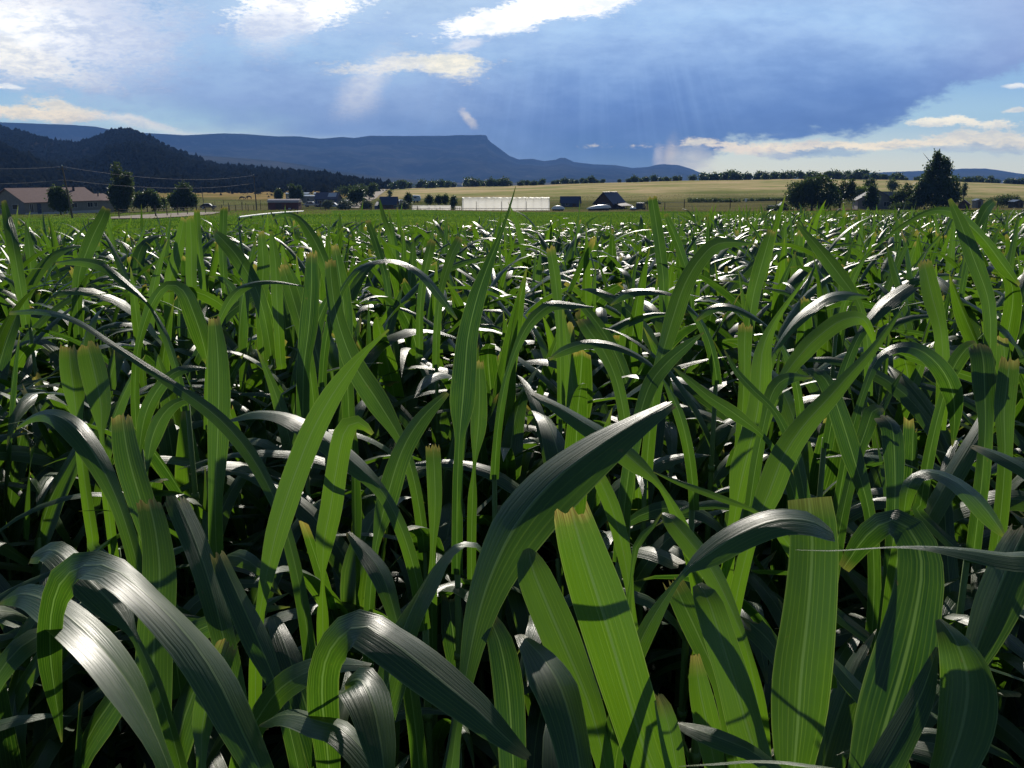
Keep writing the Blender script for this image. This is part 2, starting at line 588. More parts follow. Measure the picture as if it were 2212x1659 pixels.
M_WHITE = plain("white_paint", (0.72, 0.72, 0.70), 0.5, 0.08)
M_TRIM = plain("trim_paint", (0.50, 0.48, 0.44), 0.6, 0.08)
M_REDWALL = plain("red_board_wall", (0.15, 0.048, 0.038), 0.8, 0.25, 3.0, stretch=(6, 6, 0.4))
M_PALEROOF = plain("pale_curved_roof", (0.46, 0.38, 0.34), 0.45, 0.12, 2.0)
M_BLUEROOF = plain("blue_grey_roof", (0.050, 0.060, 0.105), 0.5, 0.2, 2.0, stretch=(6, 1, 1))
M_BLUEWALL = plain("blue_grey_wall", (0.06, 0.075, 0.12), 0.7, 0.2, 2.0)
M_SHINGLE = plain("grey_shingle", (0.15, 0.15, 0.16), 0.8, 0.2, 4.0)
M_BROWN = plain("brown_log_wall", (0.085, 0.05, 0.035), 0.85, 0.3, 3.0, stretch=(0.4, 0.4, 8))
M_BROWNROOF = plain("brown_roof", (0.09, 0.06, 0.05), 0.6, 0.2, 3.0)
M_METALROOF = plain("bright_metal_roof", (0.55, 0.55, 0.55), 0.3, 0.08, metal=0.7)
M_RUBBER = plain("rubber", (0.02, 0.02, 0.02), 0.8, 0.1)
M_CARDARK = plain("dark_car_paint", (0.02, 0.022, 0.028), 0.25, 0.1)
M_CARWHITE = plain("white_car_paint", (0.70, 0.70, 0.70), 0.25, 0.05)
M_CARSILVER = plain("silver_car_paint", (0.40, 0.42, 0.45), 0.3, 0.05, metal=0.5)
M_TARP = plain("white_tarp", (0.75, 0.74, 0.70), 0.35, 0.08, 1.5, bump=0.4)
M_HORSE = plain("brown_hide", (0.035, 0.022, 0.015), 0.7, 0.2)
M_ROAD = plain("pale_dirt", (0.30, 0.235, 0.165), 0.95, 0.22, 0.6, bump=0.3)


def plastic_film():
    m, t = material("greenhouse_film")
    p = t.node("ShaderNodeBsdfPrincipled")
    c = t.node("ShaderNodeTexCoord")
    n = t.noise(c.outputs["Object"], 1.1, 4.0, 0.6)
    t.put(p.inputs["Base Color"], t.mix(n, (0.70, 0.68, 0.64), (0.86, 0.84, 0.82)))
    p.inputs["Roughness"].default_value = 0.32
    b = t.node("ShaderNodeBump")
    b.inputs["Strength"].default_value = 0.5
    b.inputs["Distance"].default_value = 0.15
    t.put(b.inputs["Height"], n)
    t.put(p.inputs["Normal"], b.outputs[0])
    tr = t.node("ShaderNodeBsdfTranslucent")
    t.put(tr.inputs[0], (0.95, 0.93, 0.89))
    ms = t.node("ShaderNodeMixShader")
    ms.inputs[0].default_value = 0.88
    t.put(ms.inputs[1], p.outputs[0])
    t.put(ms.inputs[2], tr.outputs[0])
    tp = t.node("ShaderNodeBsdfTransparent")
    m2 = t.node("ShaderNodeMixShader")
    m2.inputs[0].default_value = 0.46
    t.put(m2.inputs[1], ms.outputs[0])
    t.put(m2.inputs[2], tp.outputs[0])
    t.put(t.out.inputs[0], m2.outputs[0])
    return m


M_FILM = plastic_film()

# ------------------------------------------------------------------ terrain
KU = np.array([-0.56, -0.43, -0.30, -0.13, 0.0, 0.10, 0.2, 0.32, 0.45, 0.58])
ROW240 = [463, 459, 455, 453, 455, 454, 452, 450, 449, 449]
ROW300 = [442, 438, 436, 436, 438, 436, 434, 433, 434, 435]
ROW500 = [412, 413, 414, 410, 402, 394, 389, 387, 391, 400]
KD = np.array([0.0, 240.0, 300.0, 500.0, 560.0, 800.0, 1500.0, 3500.0, 6500.0, 14000.0, 40000.0])


def _zs(rows, d):
    return np.array([CAMZ + row_slope(r) * d for r in rows])


_tab = [np.zeros(10), _zs(ROW240, 240), _zs(ROW300, 300), _zs(ROW500, 500), _zs(ROW500, 500) - 0.3,
        np.full(10, -13.0), np.full(10, -17.0), np.full(10, -15.0), np.full(10, -10.0), np.full(10, -4.0), np.full(10, 0.0)]
_tab = np.array(_tab)


def gz(x, y):
    """ground height"""
    x = np.asarray(x, float)
    y = np.asarray(y, float)
    yc = np.maximum(y, 1e-3)
    Uc = np.clip(x / yc, -0.58, 0.58)
    zs = np.stack([np.interp(Uc, KU, r) for r in _tab], -1)
    i = np.clip(np.searchsorted(KD, yc, side="right") - 1, 0, len(KD) - 2)
    t = (yc - KD[i]) / (KD[i + 1] - KD[i])
    t = np.where(i >= 2, t * t * (3 - 2 * t) * 0.5 + t * 0.5, t)
    a = np.take_along_axis(zs, i[..., None], -1)[..., 0]
    b = np.take_along_axis(zs, (i + 1)[..., None], -1)[..., 0]
    z = a + (b - a) * t
    und = 0.10 * np.sin(x * 0.11 + 1) * np.sin(y * 0.083) + 0.35 * np.sin(x * 0.021) * np.sin(y * 0.017 + 2)
    z = z + und * np.clip((yc - 60) / 150, 0, 1)
    return np.where(y <= 0, 0.0, z)


def ground_at(px, d):
    Ux = (px - CX) / (FPX * (math.cos(PITCH) + 0.2266 * math.sin(PITCH)))
    x = Ux * d
    return np.array([x, d, float(gz(x, d))])


def row_height(row, d):
    return CAMZ + row_slope(row) * d


def corn_edge(x):
    """far edge of the maize, by sideways position"""
    return np.interp(x, [-30, -8, 0, 2.6, 4.0, 6.3, 9, 40], [12.5, 13.5, 15.5, 16.5, 20, 29, 36, 39])


def build_ground():
    az = np.concatenate([np.linspace(-180, -40, 30)[:-1], np.linspace(-40, 40, 340), np.linspace(40, 180, 30)[1:]])
    rad = np.concatenate([[0.0], np.geomspace(0.5, 7200, 400)])
    A, Rr = np.meshgrid(np.radians(az), rad)
    X, Y = Rr * np.sin(A), Rr * np.cos(A)
    Z = gz(X, Y)
    n = np.sin(X * 0.9 + np.sin(Y * 0.7)) * np.sin(Y * 0.8 + np.sin(X * 0.6))
    Z = Z + np.where((Y > 22) & (Y < 230), 0.05 * n, 0)
    nr, na = X.shape
    idx = np.arange(nr * na).reshape(nr, na)
    q = np.stack([idx[:-1, :-1], idx[:-1, 1:], idx[1:, 1:], idx[1:, :-1]], -1)[..., ::-1].reshape(-1, 4)
    # zones of the ground's own colour
    Uc = np.clip(X / np.maximum(Y, 1e-3), -0.6, 0.6)
    wv = 1 + 0.03 * np.sin(X * 0.05) + 0.02 * np.sin(X * 0.13 + 1)
    D = Y * wv
    C = np.zeros(X.shape + (3,))
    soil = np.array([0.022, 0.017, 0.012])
    alf = np.array([0.11, 0.21, 0.03])
    alf2 = np.array([0.13, 0.185, 0.03])
    dryst = np.array([0.26, 0.18, 0.09])
    past = np.array([0.22, 0.20, 0.08])
    hay = np.array([0.80, 0.60, 0.33])
    gold = np.array([0.55, 0.36, 0.16])
    green = np.array([0.27, 0.27, 0.10])
    far = np.array([0.05, 0.055, 0.03])
    plainc = np.array([0.22, 0.17, 0.12])
    edge = corn_edge(X)

    def sm(v, a, b):
        t = np.clip((v - a) / (b - a), 0, 1)
        return (t * t * (3 - 2 * t))[..., None]
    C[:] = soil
    a_mix = alf + (alf2 - alf) * sm(Uc, 0.15, 0.35)
    C = C + (a_mix - C) * sm(Y - edge, 0, 1.5)
    C = C + (past - C) * sm(D, np.where(Uc < -0.2, 120, 195), np.where(Uc < -0.2, 150, 205))
    C = C + (dryst - C) * sm(D, 196, 202) * sm(-D, -232, -222) * sm(Uc, 0.1, 0.25)
    hh = hay + (green - hay) * (sm(-D, -400, -310) * 0.85)
    C = C + (hh - C) * sm(D, 300, 325) * sm(Uc, -0.2, -0.1)
    C = C + (gold - C) * sm(D, 345, 370) * sm(-Uc, 0.12, 0.2)
    C = C + (green - C) * sm(D, 290, 300) * sm(-D, -345, -330) * sm(-Uc, 0.15, 0.2)
    C = C + (far - C) * sm(D, 545, 600)
    C = C + (plainc - C) * sm(D, 2200, 2900)
    me = mesh_np("ground", np.stack([X, Y, Z], -1), q, {"zone": C.reshape(-1, 3)})
    m, t = material("ground")
    p = t.node("ShaderNodeBsdfPrincipled")
    a = t.node("ShaderNodeAttribute", attribute_name="zone")
    g = t.node("ShaderNodeNewGeometry")
    mp = t.node("ShaderNodeMapping")
    t.put(mp.inputs[0], g.outputs["Position"])
    mp.inputs["Scale"].default_value = (0.45, 1.0, 1.0)
    n1 = t.noise(mp.outputs[0], 0.055, 6.0, 0.62)
    n2 = t.noise(mp.outputs[0], 0.4, 6.0, 0.7)
    n3 = t.noise(g.outputs["Position"], 0.006, 4.0, 0.6)
    c = t.mix(t.ramp(n1, 0.42, 0.60, 0.0, 0.85), a.outputs["Vector"], (0.50, 0.68, 0.42), "MULTIPLY")
    c = t.mix(t.ramp(n2, 0.35, 0.7, 0.0, 0.6), c, (0.55, 0.6, 0.5), "MULTIPLY")
    c = t.mix(t.ramp(n3, 0.35, 0.65, 0.0, 0.45), c, (0.7, 0.75, 0.6), "MULTIPLY")
    t.put(p.inputs["Base Color"], c)
    p.inputs["Roughness"].default_value = 0.95
    p.inputs["Specular IOR Level"].default_value = 0.0
    b = t.node("ShaderNodeBump")
    b.inputs["Strength"].default_value = 0.8
    b.inputs["Distance"].default_value = 0.25
    t.put(b.inputs["Height"], n2)
    t.put(p.inputs["Normal"], b.outputs[0])
    t.put(t.out.inputs[0], p.outputs[0])
    o = link("ground", me, m)
    tag(o, kind="structure")


build_ground()


def vnoise(x, y, seed=0):
    """cheap smooth value noise, about -1..1"""
    r = np.random.default_rng(seed)
    s = np.zeros_like(x)
    for k in range(5):
        a, b, c, d = r.uniform(0.6, 1.5, 4)
        ph = r.uniform(0, 6.28, 4)
        f = 1.8 ** k
        s += np.sin(x * a * f + ph[0] + 1.3 * np.sin(y * b * f + ph[1])) * np.sin(y * c * f + ph[2] + np.sin(x * d * f + ph[3])) / 1.7 ** k
    return s / 1.6


def hill_range(name, sky_pts, dist_pts, f0, f1, prof, base_z, mat, ncol=500, nrow=60, rough=0.05, seed=1, px0=None, px1=None, fade=0.05):
    """a ridge with its own distance, slope and gullies; its crest follows sky_pts (pixel column, row)"""
    px = np.linspace(px0 if px0 is not None else sky_pts[0][0], px1 if px1 is not None else sky_pts[-1][0], ncol)
    row = np.interp(px, [p[0] for p in sky_pts], [p[1] for p in sky_pts])
    D = np.interp(px, [p[0] for p in dist_pts], [p[1] for p in dist_pts])
    Us = np.array([uv_of(a, b)[0] for a, b in zip(px, row)])
    Vs = np.array([uv_of(a, b)[1] for a, b in zip(px, row)])
    zr = CAMZ + Vs * D
    t = np.concatenate([np.linspace(0, 1, nrow), np.linspace(1, 2, nrow // 3 + 1)[1:]])
    T, _ = np.meshgrid(t, px, indexing="ij")
    dist = np.where(T <= 1, f0 + (1 - f0) * T, 1 + (f1 - 1) * (T - 1)) * D[None, :]
    h = np.where(T <= 1, prof(np.clip(T, 0, 1)), prof(np.clip(2 - T, 0, 1)))
    X, Y = Us[None, :] * dist, dist
    k = 6.0 / D.mean()
    nz_ = vnoise(X * k * 2.2, Y * k * 1.4, seed)
    amp = rough * (4 * np.clip(T, 0, 1) * (1 - np.clip(T, 0, 1)) * (T <= 1))
    hh = np.clip(h + amp * nz_, 0, 1)
    Z = base_z + (zr[None, :] - base_z) * hh
    nr, nc = X.shape
    idx = np.arange(nr * nc).reshape(nr, nc)
    q = np.stack([idx[:-1, :-1], idx[:-1, 1:], idx[1:, 1:], idx[1:, :-1]], -1).reshape(-1, 4)
    o = link(name, mesh_np(name, np.stack([X, Y, Z], -1), q), mat)
    tag(o, kind="structure")
    return X, Y, Z, T


def forest_floor(name, c1, c2, c3, s):
    m, t = material(name)
    p = t.node("ShaderNodeBsdfPrincipled")
    g = t.node("ShaderNodeNewGeometry")
    n = t.noise(g.outputs["Position"], s, 6.0, 0.65)
    n2 = t.noise(g.outputs["Position"], s * 6, 5.0, 0.65)
    c = t.mix(t.ramp(n, 0.4, 0.62), c1, c2)
    c = t.mix(t.ramp(n2, 0.5, 0.75, 0, 0.6), c, c3)
    sn = t.node("ShaderNodeSeparateXYZ")
    t.put(sn.inputs[0], g.outputs["Normal"])
    c = t.mix(t.ramp(t.math("ABSOLUTE", sn.outputs[2]), 0.55, 0.25), c, (0.20, 0.15, 0.11))
    t.put(p.inputs["Base Color"], c)
    p.inputs["Roughness"].default_value = 1.0
    p.inputs["Specular IOR Level"].default_value = 0.0
    t.put(t.out.inputs[0], p.outputs[0])
    return m


M_MESA = forest_floor("mesa_slope", (0.015, 0.02, 0.014), (0.06, 0.062, 0.045), (0.17, 0.145, 0.11), 0.003)
M_FOOT = forest_floor("foothill_slope", (0.03, 0.036, 0.022), (0.09, 0.085, 0.055), (0.16, 0.13, 0.09), 0.004)
M_HILL = forest_floor("hill_slope", (0.018, 0.018, 0.012), (0.034, 0.028, 0.02), (0.016, 0.019, 0.011), 0.008)

mesa_sky = [(-60, 264), (0, 264), (60, 266), (150, 270), (205, 274), (250, 282), (310, 287), (400, 292), (480, 288), (525, 289), (600, 295), (650, 295),
            (690, 300), (740, 296), (765, 298), (800, 293), (870, 294), (960, 293.5), (1040, 292), (1051, 293), (1055, 303), (1062, 309), (1080, 322), (1100, 337), (1120, 344.5),
            (1150, 343), (1175, 348), (1200, 345), (1210, 341), (1220, 341), (1240, 350), (1280, 355), (1330, 357), (1365, 363), (1400, 361), (1415, 357),
            (1432, 355), (1465, 357), (1490, 364), (1510, 372), (1540, 379), (1570, 386)]


def mesa_prof(t):
    a = 0.80 * np.clip(t / 0.93, 0, 1) ** 1.5
    return np.where(t < 0.93, a, 0.80 + 0.20 * np.clip((t - 0.93) / 0.03, 0, 1))


hill_range("mesa", mesa_sky, [(-60, 4400), (600, 5000), (1056, 5500), (1570, 6300)], 0.62, 1.10, mesa_prof, -12, M_MESA, 640, 70, 0.26, 3)
hill_range("foothill", [(250, 345), (340, 338), (430, 336), (500, 340), (580, 346), (650, 355), (720, 368), (800, 379), (900, 388), (960, 392)],
           [(250, 2600), (960, 3600)], 0.7, 1.15, lambda t: t ** 1.2, -14, M_FOOT, 220, 30, 0.14, 9)
hill_range("far_ridge", [(1700, 384), (1880, 373), (1950, 370.5), (2060, 366), (2080, 364), (2130, 364), (2160, 368), (2190, 373), (2212, 376), (2300, 384)],
           [(1700, 5600), (2300, 5000)], 0.7, 1.1, lambda t: t ** 0.8, -14, M_MESA, 200, 24, 0.06, 5)
hx = hill_range("left_hill", [(-120, 262), (0, 276), (45, 284), (90, 300), (130, 309), (165, 312), (210, 298), (240, 285), (258, 281), (290, 283), (330, 300), (370, 320),
                              (420, 343), (470, 358), (520, 363), (600, 371), (680, 377), (740, 386), (800, 397), (850, 406)],
                [(-120, 1350), (200, 1200), (500, 980), (850, 660)], 0.38, 1.35, lambda t: t ** 1.1, -12, M_HILL, 420, 60, 0.14, 8)
hx2 = hill_range("near_left_hill", [(-200, 292), (-60, 300), (0, 313), (40, 332), (75, 350), (130, 372), (200, 395), (260, 408)],
                 [(-200, 820), (260, 580)], 0.55, 1.3, lambda t: t ** 1.0, -12, M_HILL, 160, 40, 0.14, 12)


# ------------------------------------------------------------------ trees
def leaf_cloud(cent, size, r, tones, flat=0.0, per=1):
    """small leaf faces scattered about centres: verts, quads, tone"""
    n = len(cent)
    a = r.normal(size=(n, 3))
    a /= np.linalg.norm(a, axis=1)[:, None]
    b = np.cross(a, r.normal(size=(n, 3)))
    b /= np.linalg.norm(b, axis=1)[:, None]
    s = (size * r.uniform(0.6, 1.3, n))[:, None]
    k = r.uniform(0.5, 1.0, n)[:, None]
    v = np.stack([cent - a * s, cent - b * s * k, cent + a * s, cent + b * s * k], 1)
    q = np.arange(4 * n).reshape(n, 4)
    return v.reshape(-1, 3), q, np.repeat(tones, 4)


def crown_mesh(name, lobes, n, leaf, seed, hollow=0.55):
    """lobes = (x, y, z, rx, ry, rz, weight); leaf clumps gather on sprays near the outside of each lobe"""
    r = np.random.default_rng(seed)
    wts = np.array([l[3] * l[4] * l[5] * (l[6] if len(l) > 6 else 1) for l in lobes]) ** 0.75
    wts /= wts.sum()
    cents, tones = [], []
    for l, wt in zip(lobes, wts):
        m = max(6, int(1.8 * n * wt / 9))
        d = r.normal(size=(m, 3))
        d /= np.linalg.norm(d, axis=1)[:, None]
        rad = hollow + (1.05 - hollow) * r.uniform(0, 1, m) ** 0.6
        rad *= 1 + 0.13 * np.sin(5 * d[:, 0] + 3 * d[:, 2] + seed) + 0.10 * r.normal(size=m)
        c = d * rad[:, None] * np.array(l[3:6]) + np.array(l[:3])
        tn = np.clip(r.normal(0.45, 0.25, m), 0, 1)
        k = 9
        sp = np.repeat(c, k, 0) + r.normal(size=(m * k, 3)) * leaf * 1.5
        cents.append(sp)
        tones.append(np.clip(np.repeat(tn, k) + r.normal(0, 0.12, m * k), 0, 1))
    v, q, t = leaf_cloud(np.concatenate(cents), leaf, r, np.concatenate(tones))
    return mesh_np(name, v, q, {"tone": t}, smooth=False)


def trunk_mb(h, r0, limbs, seed):
    r = random.Random(seed)
    mb = MB()
    mb.tube([(0, 0, -0.3), (r0 * 0.3, 0, h * 0.35), (-r0 * 0.2, r0 * 0.2, h * 0.7), (0, 0, h)], [r0 * 1.2, r0, r0 * 0.7, r0 * 0.25], 7)
    for _ in range(limbs):
        z = h * r.uniform(0.3, 0.8)
        a = r.uniform(0, 6.28)
        L = h * r.uniform(0.2, 0.4)
        mb.tube([(0, 0, z), (math.cos(a) * L * 0.5, math.sin(a) * L * 0.5, z + L * 0.4), (math.cos(a) * L, math.sin(a) * L, z + L * 0.9)], [r0 * 0.45, r0 * 0.3, r0 * 0.1], 5)
    return mb


def make_tree(name, px, d, base_row, lobes_px, label, cat, mat, n=2500, leaf=0.22, trunk_top=None, seed=0, group=None, r0=None, trunk_name="trunk", ground_drop=True, limbs=5):
    """lobes_px = (px, row, half width px, half height px[, weight]) as seen from the field; depth equals width"""
    g = ground_at(px, d)
    s = d / FPX * 1.03
    leaf *= 1.25
    t = empty(name, g)
    tag(t, label, cat, group)
    lob = []
    for l in lobes_px:
        x = (l[0] - px) * s
        z = row_height(l[1], d) - g[2]
        rx, rz = l[2] * s, l[3] * s
        lob.append((x, 0.0, z, rx, max(rx * 0.85, 0.3), rz) + tuple(l[4:5]))
    top = max(l[2] for l in lob)
    link("crown", crown_mesh("crown", lob, n, leaf, seed + 1), mat, t)
    tr = trunk_mb(trunk_top or top, r0 or max(0.08, top * 0.035), limbs, seed)
    tr.build(trunk_name, M_BARK, t, True)
    return t


# --- trees of the left farm
make_tree("leafy_tree", 124, 172, 470, [(124, 433, 17, 19), (118, 420, 11, 13), (134, 441, 9, 12)], "dark round-headed tree in front of the long pink-roofed house", "tree", M_TREE_DARK, 3000, 0.17, seed=1)
make_tree("poplar_tree", 262, 190, 455, [(255, 384, 6, 27), (258, 428, 18, 27), (273, 402, 10, 25), (246, 420, 8, 18)], "tall olive-green poplar with two pointed tops beside the pink-roofed house", "tree", M_TREE_MID, 4200, 0.18, seed=2)
make_tree("pine_tree", 313, 200, 455, [(300, 434, 15, 13), (322, 426, 14, 12), (332, 441, 10, 10)], "low dark spreading pine right of the tall poplar", "tree", M_TREE_DARK, 2600, 0.17, seed=3)
make_tree("broad_pine_tree", 392, 212, 452, [(392, 430, 24, 18), (397, 409, 12, 12), (375, 434, 12, 12), (410, 432, 11, 13)], "broad dark pine between the poplar and the second utility pole", "tree", M_TREE_DARK, 3400, 0.18, seed=4)
make_tree("small_spruce", 349, 215, 452, [(349, 442, 5, 10), (349, 434, 3, 7)], "small dark spruce between the two broad pines", "tree", M_TREE_DARK, 500, 0.13, seed=5)
for i, (px, r0_, r1_, hw, lb) in enumerate([(600, 410, 430, 7, "short rounded column tree just above the red shed"), (630, 401, 430, 6.5, "taller of the two narrow column trees beside the white trailers"),
                                            (643.5, 404, 430, 7, "shorter of the two narrow column trees beside the white trailers")]):
    mid = (r0_ + r1_) / 2
    make_tree("column_tree", px, 285, 432, [(px, mid + 3, hw, (r1_ - r0_) / 2), (px, mid - 4, hw * 0.7, (r1_ - r0_) / 2 - 3)], lb, "tree", M_TREE_DARK, 900, 0.17, seed=20 + i)
make_tree("round_tree", 769, 268, 440, [(769, 422, 15, 14), (763, 428, 10, 9), (776, 416, 9, 9)], "round dark green tree left of the dirt track", "tree", M_TREE_DARK, 1900, 0.19, seed=30)
make_tree("spreading_tree", 748, 330, 430, [(745, 415, 16, 9), (757, 411, 14, 9), (778, 406, 14, 7)], "pale olive trees' spreading crown behind the round dark tree", "tree", M_TREE_MID, 1300, 0.2, seed=31)
make_tree("dark_tree", 797, 340, 425, [(797, 412, 11, 11), (806, 406, 8, 7)], "dark tree at the right edge of the dirt track's bend", "tree", M_TREE_DARK, 1000, 0.2, seed=32)
make_tree("spindly_tree", 841, 330, 425, [(841, 419, 4, 8)], "thin little tree standing alone on the hay slope right of the track", "tree", M_TREE_MID, 240, 0.16, seed=33)
for i, (px, row, hw, hh, d, lb) in enumerate([
        (743, 444, 14, 10, 236, "rounded grey sage bush below the blue house"), (790, 444, 10, 10, 240, "grey-green sage bush at the foot of the dirt track"),
        (872, 446, 10, 8, 236, "grey-green bush right of the dark blue roofed barn"), (706, 441, 9, 5, 245, "low grey bush in front of the blue house")]):
    make_tree("sage_bush", px, d, row + hh, [(px, row, hw, hh), (px - hw * 0.4, row + 2, hw * 0.6, hh * 0.7)], lb, "bush", M_TREE_SAGE, 900, 0.14, trunk_top=0.9, seed=40 + i, trunk_name="stem", r0=0.06)
for i, (px, row, hw, hh, lb) in enumerate([
        (881, 430, 7, 10, "small conifer left of the pale camper"), (927, 432, 7, 8, "first dark shrub tree in the row behind the low tunnel"),
        (946, 433, 6, 7, "middle dark shrub tree in the row behind the low tunnel"), (961, 431, 6.5, 8, "taller dark shrub tree in the row behind the low tunnel"),
        (979, 437, 6, 11, "dark shrub tree just left of the big white greenhouse")]):
    make_tree("shrub_tree", px, 250, row + hh, [(px, row, hw, hh), (px + 1, row - 3, hw * 0.6, hh * 0.8)], lb, "tree", M_TREE_DARK, 650, 0.15, seed=50 + i, trunk_top=1.5, r0=0.07)

# --- trees round the right-hand house
make_tree("willow_tree", 1757, 205, 449, [(1740, 418, 32, 28), (1770, 414, 36, 29), (1722, 428, 18, 17), (1795, 424, 17, 20)], "big round-headed dome of a willow left of the grey house", "tree", M_TREE_DARK, 6500, 0.17, seed=60, trunk_top=3.0, r0=0.25, limbs=8)
make_tree("pointed_tree", 2025, 205, 449, [(2028, 417, 35, 29), (2021, 388, 19, 26), (1998, 414, 16, 26), (2054, 416, 18, 28), (2019, 345, 5, 15, 6), (2035, 368, 13, 24, 2), (2008, 372, 9, 22)], "tallest tree of the farm, dark pyramid with a tuft at its peak", "tree", M_TREE_DARK, 8500, 0.18, seed=61, r0=0.3, limbs=8)
make_tree("birch_tree", 1818, 212, 447, [(1812, 425, 11, 20), (1824, 412, 10, 20), (1838, 420, 10, 18), (1840, 402, 6, 12)], "ragged open-crowned tree between the willow and the lime shrub", "tree", M_TREE_MID, 2200, 0.16, seed=62)
make_tree("lime_shrub", 1857, 228, 440, [(1857, 416, 20, 11), (1848, 420, 12, 10)], "bright lime-green shrub left of the grey house gable", "shrub", M_TREE_LIME, 1300, 0.17, seed=63, trunk_name="stem", trunk_top=1.5)
make_tree("dark_spruce", 1885, 203, 448, [(1885, 434, 13, 15), (1885, 418, 9, 12), (1886, 408, 5, 8)], "dark spruce standing against the grey house gable", "tree", M_TREE_DARK, 1900, 0.15, seed=64)
make_tree("open_tree", 1878, 260, 440, [(1878, 400, 11, 12), (1878, 412, 8, 10)], "open dark tree rising behind the grey house gable", "tree", M_TREE_MID, 900, 0.17, seed=65)
make_tree("hillside_tree", 1930, 330, 425, [(1930, 398, 10, 9), (1927, 404, 8, 6)], "lone tree on the tan slope above the grey roof", "tree", M_TREE_DARK, 700, 0.2, seed=66)
make_tree("plum_shrub", 1955, 212, 446, [(1945, 428, 14, 13), (1962, 418, 13, 18), (1968, 432, 10, 14)], "dark reddish shrub between the grey house and the tallest tree", "shrub", M_TREE_DARK, 1700, 0.16, seed=67, trunk_name="stem")
make_tree("underplanting_shrub", 1984, 206, 449, [(1978, 436, 12, 13), (1990, 425, 10, 20)], "pale green young tree at the left foot of the tallest tree", "shrub", M_TREE_MID, 1200, 0.15, seed=68, trunk_name="stem")
make_tree("slim_poplar", 2085, 300, 425, [(2085, 412, 5, 12), (2085, 405, 3, 9)], "slim young poplar right of the tallest tree", "tree", M_TREE_MID, 420, 0.16, seed=69)
make_tree("garden_shrub", 1780, 203, 449, [(1780, 440, 9, 11), (1790, 436, 8, 12)], "dark shrub under the right side of the willow", "shrub", M_TREE_DARK, 800, 0.14, seed=70, trunk_name="stem")
make_tree("field_bush", 2170, 240, 446, [(2160, 435, 20, 8), (2185, 432, 18, 9)], "low spreading bush near the right edge of the farmyard", "bush", M_TREE_MID, 1100, 0.16, seed=71, trunk_name="stem", trunk_top=0.9)


def hedge(px0, px1, row0, row1, d, label, seed):
    a, b = ground_at(px0, d), ground_at(px1, d)
    t = empty("hedge", a)
    tag(t, label, "hedge")
    L = (b - a)
    n = int((px1 - px0) / 7) + 2
    r = random.Random(seed)
    s = d / FPX
    lob = []
    for i in range(n):
        f = i / (n - 1)
        h = (row1 - row0) * s * r.uniform(0.6, 1.1)
        lob.append((L[0] * f, L[1] * f, L[2] * f + h * 0.5, 0.6 + r.uniform(0, 0.4), 0.8, h * 0.6))
    link("foliage", crown_mesh("foliage", lob, 130 * n, 0.14, seed), M_TREE_DARK, t)
    for l in lob:
        MB().tube([(l[0], l[1], l[2] - l[5]), (l[0] + 0.05, l[1], l[2])], [0.05, 0.02], 5).build("stem", M_BARK, t)


hedge(1400, 1425, 426, 433, 275, "short dark hedge behind the black van", 1)
hedge(1493, 1597, 426, 433, 285, "longest dark hedge across the foot of the tan hill", 2)
hedge(1612, 1702, 427, 432, 290, "low dark hedge left of the willow", 3)
hedge(1660, 1705, 437, 446, 212, "scrubby hedge at the edge of the green field left of the willow", 4)
hedge(1935, 1972, 432, 445, 204, "clipped hedge in front of the grey house's lower roof", 5)

# --- junipers along the crest of the hay hill
jun = []
for k in range(5):
    r = random.Random(70 + k)
    lobes = [(0, 0, 2.0, 1.7 + r.random() * 0.6, 1.6, 1.9)] + [(r.uniform(-1.6, 1.6), r.uniform(-1, 1), r.uniform(1.4, 3.4), r.uniform(0.8, 1.4), 1.0, r.uniform(0.8, 1.3)) for _ in range(4)]
    cm = crown_mesh("crown", lobes, 520, 0.42, 300 + k)
    cm.materials.append(M_TREE_DARK)
    tm = trunk_mb(2.4, 0.16, 3, k)
    tme = bpy.data.meshes.new("trunk")
    tme.from_pydata(tm.v, [], tm.f)
    tme.materials.append(M_BARK)
    jun.append((cm, tme))
rj = random.Random(5)
spots = []
xs = 846.0
while xs < 2230:
    dens = 1.0 if xs < 1110 else (0.95 if xs < 1460 else 1.3)
    if 1775 < xs < 1790 or 1330 < xs < 1345:
        xs += 8
    spots.append(xs)
    xs += rj.uniform(4, 13) / dens if rj.random() > 0.10 else rj.uniform(14, 30)
for i, px in enumerate(spots):
    d = rj.uniform(503, 545)
    g = ground_at(px, d)
    size = rj.uniform(0.55, 1.05) * (1.2 if 1500 < px < 1900 or px < 1100 else 0.9)
    e = empty("juniper_tree", g - np.array([0, 0, 0.2]), rj.uniform(0, 6.28))
    e.scale = (size * rj.uniform(0.9, 1.3), size, size * rj.uniform(0.8, 1.05))
    tag(e, "small dark juniper tree in the line along the crest of the tan hill", "tree", "juniper trees along the hill crest")
    cm, tme = jun[i % 5]
    link("crown", cm, None, e)
    link("trunk", tme, None, e)


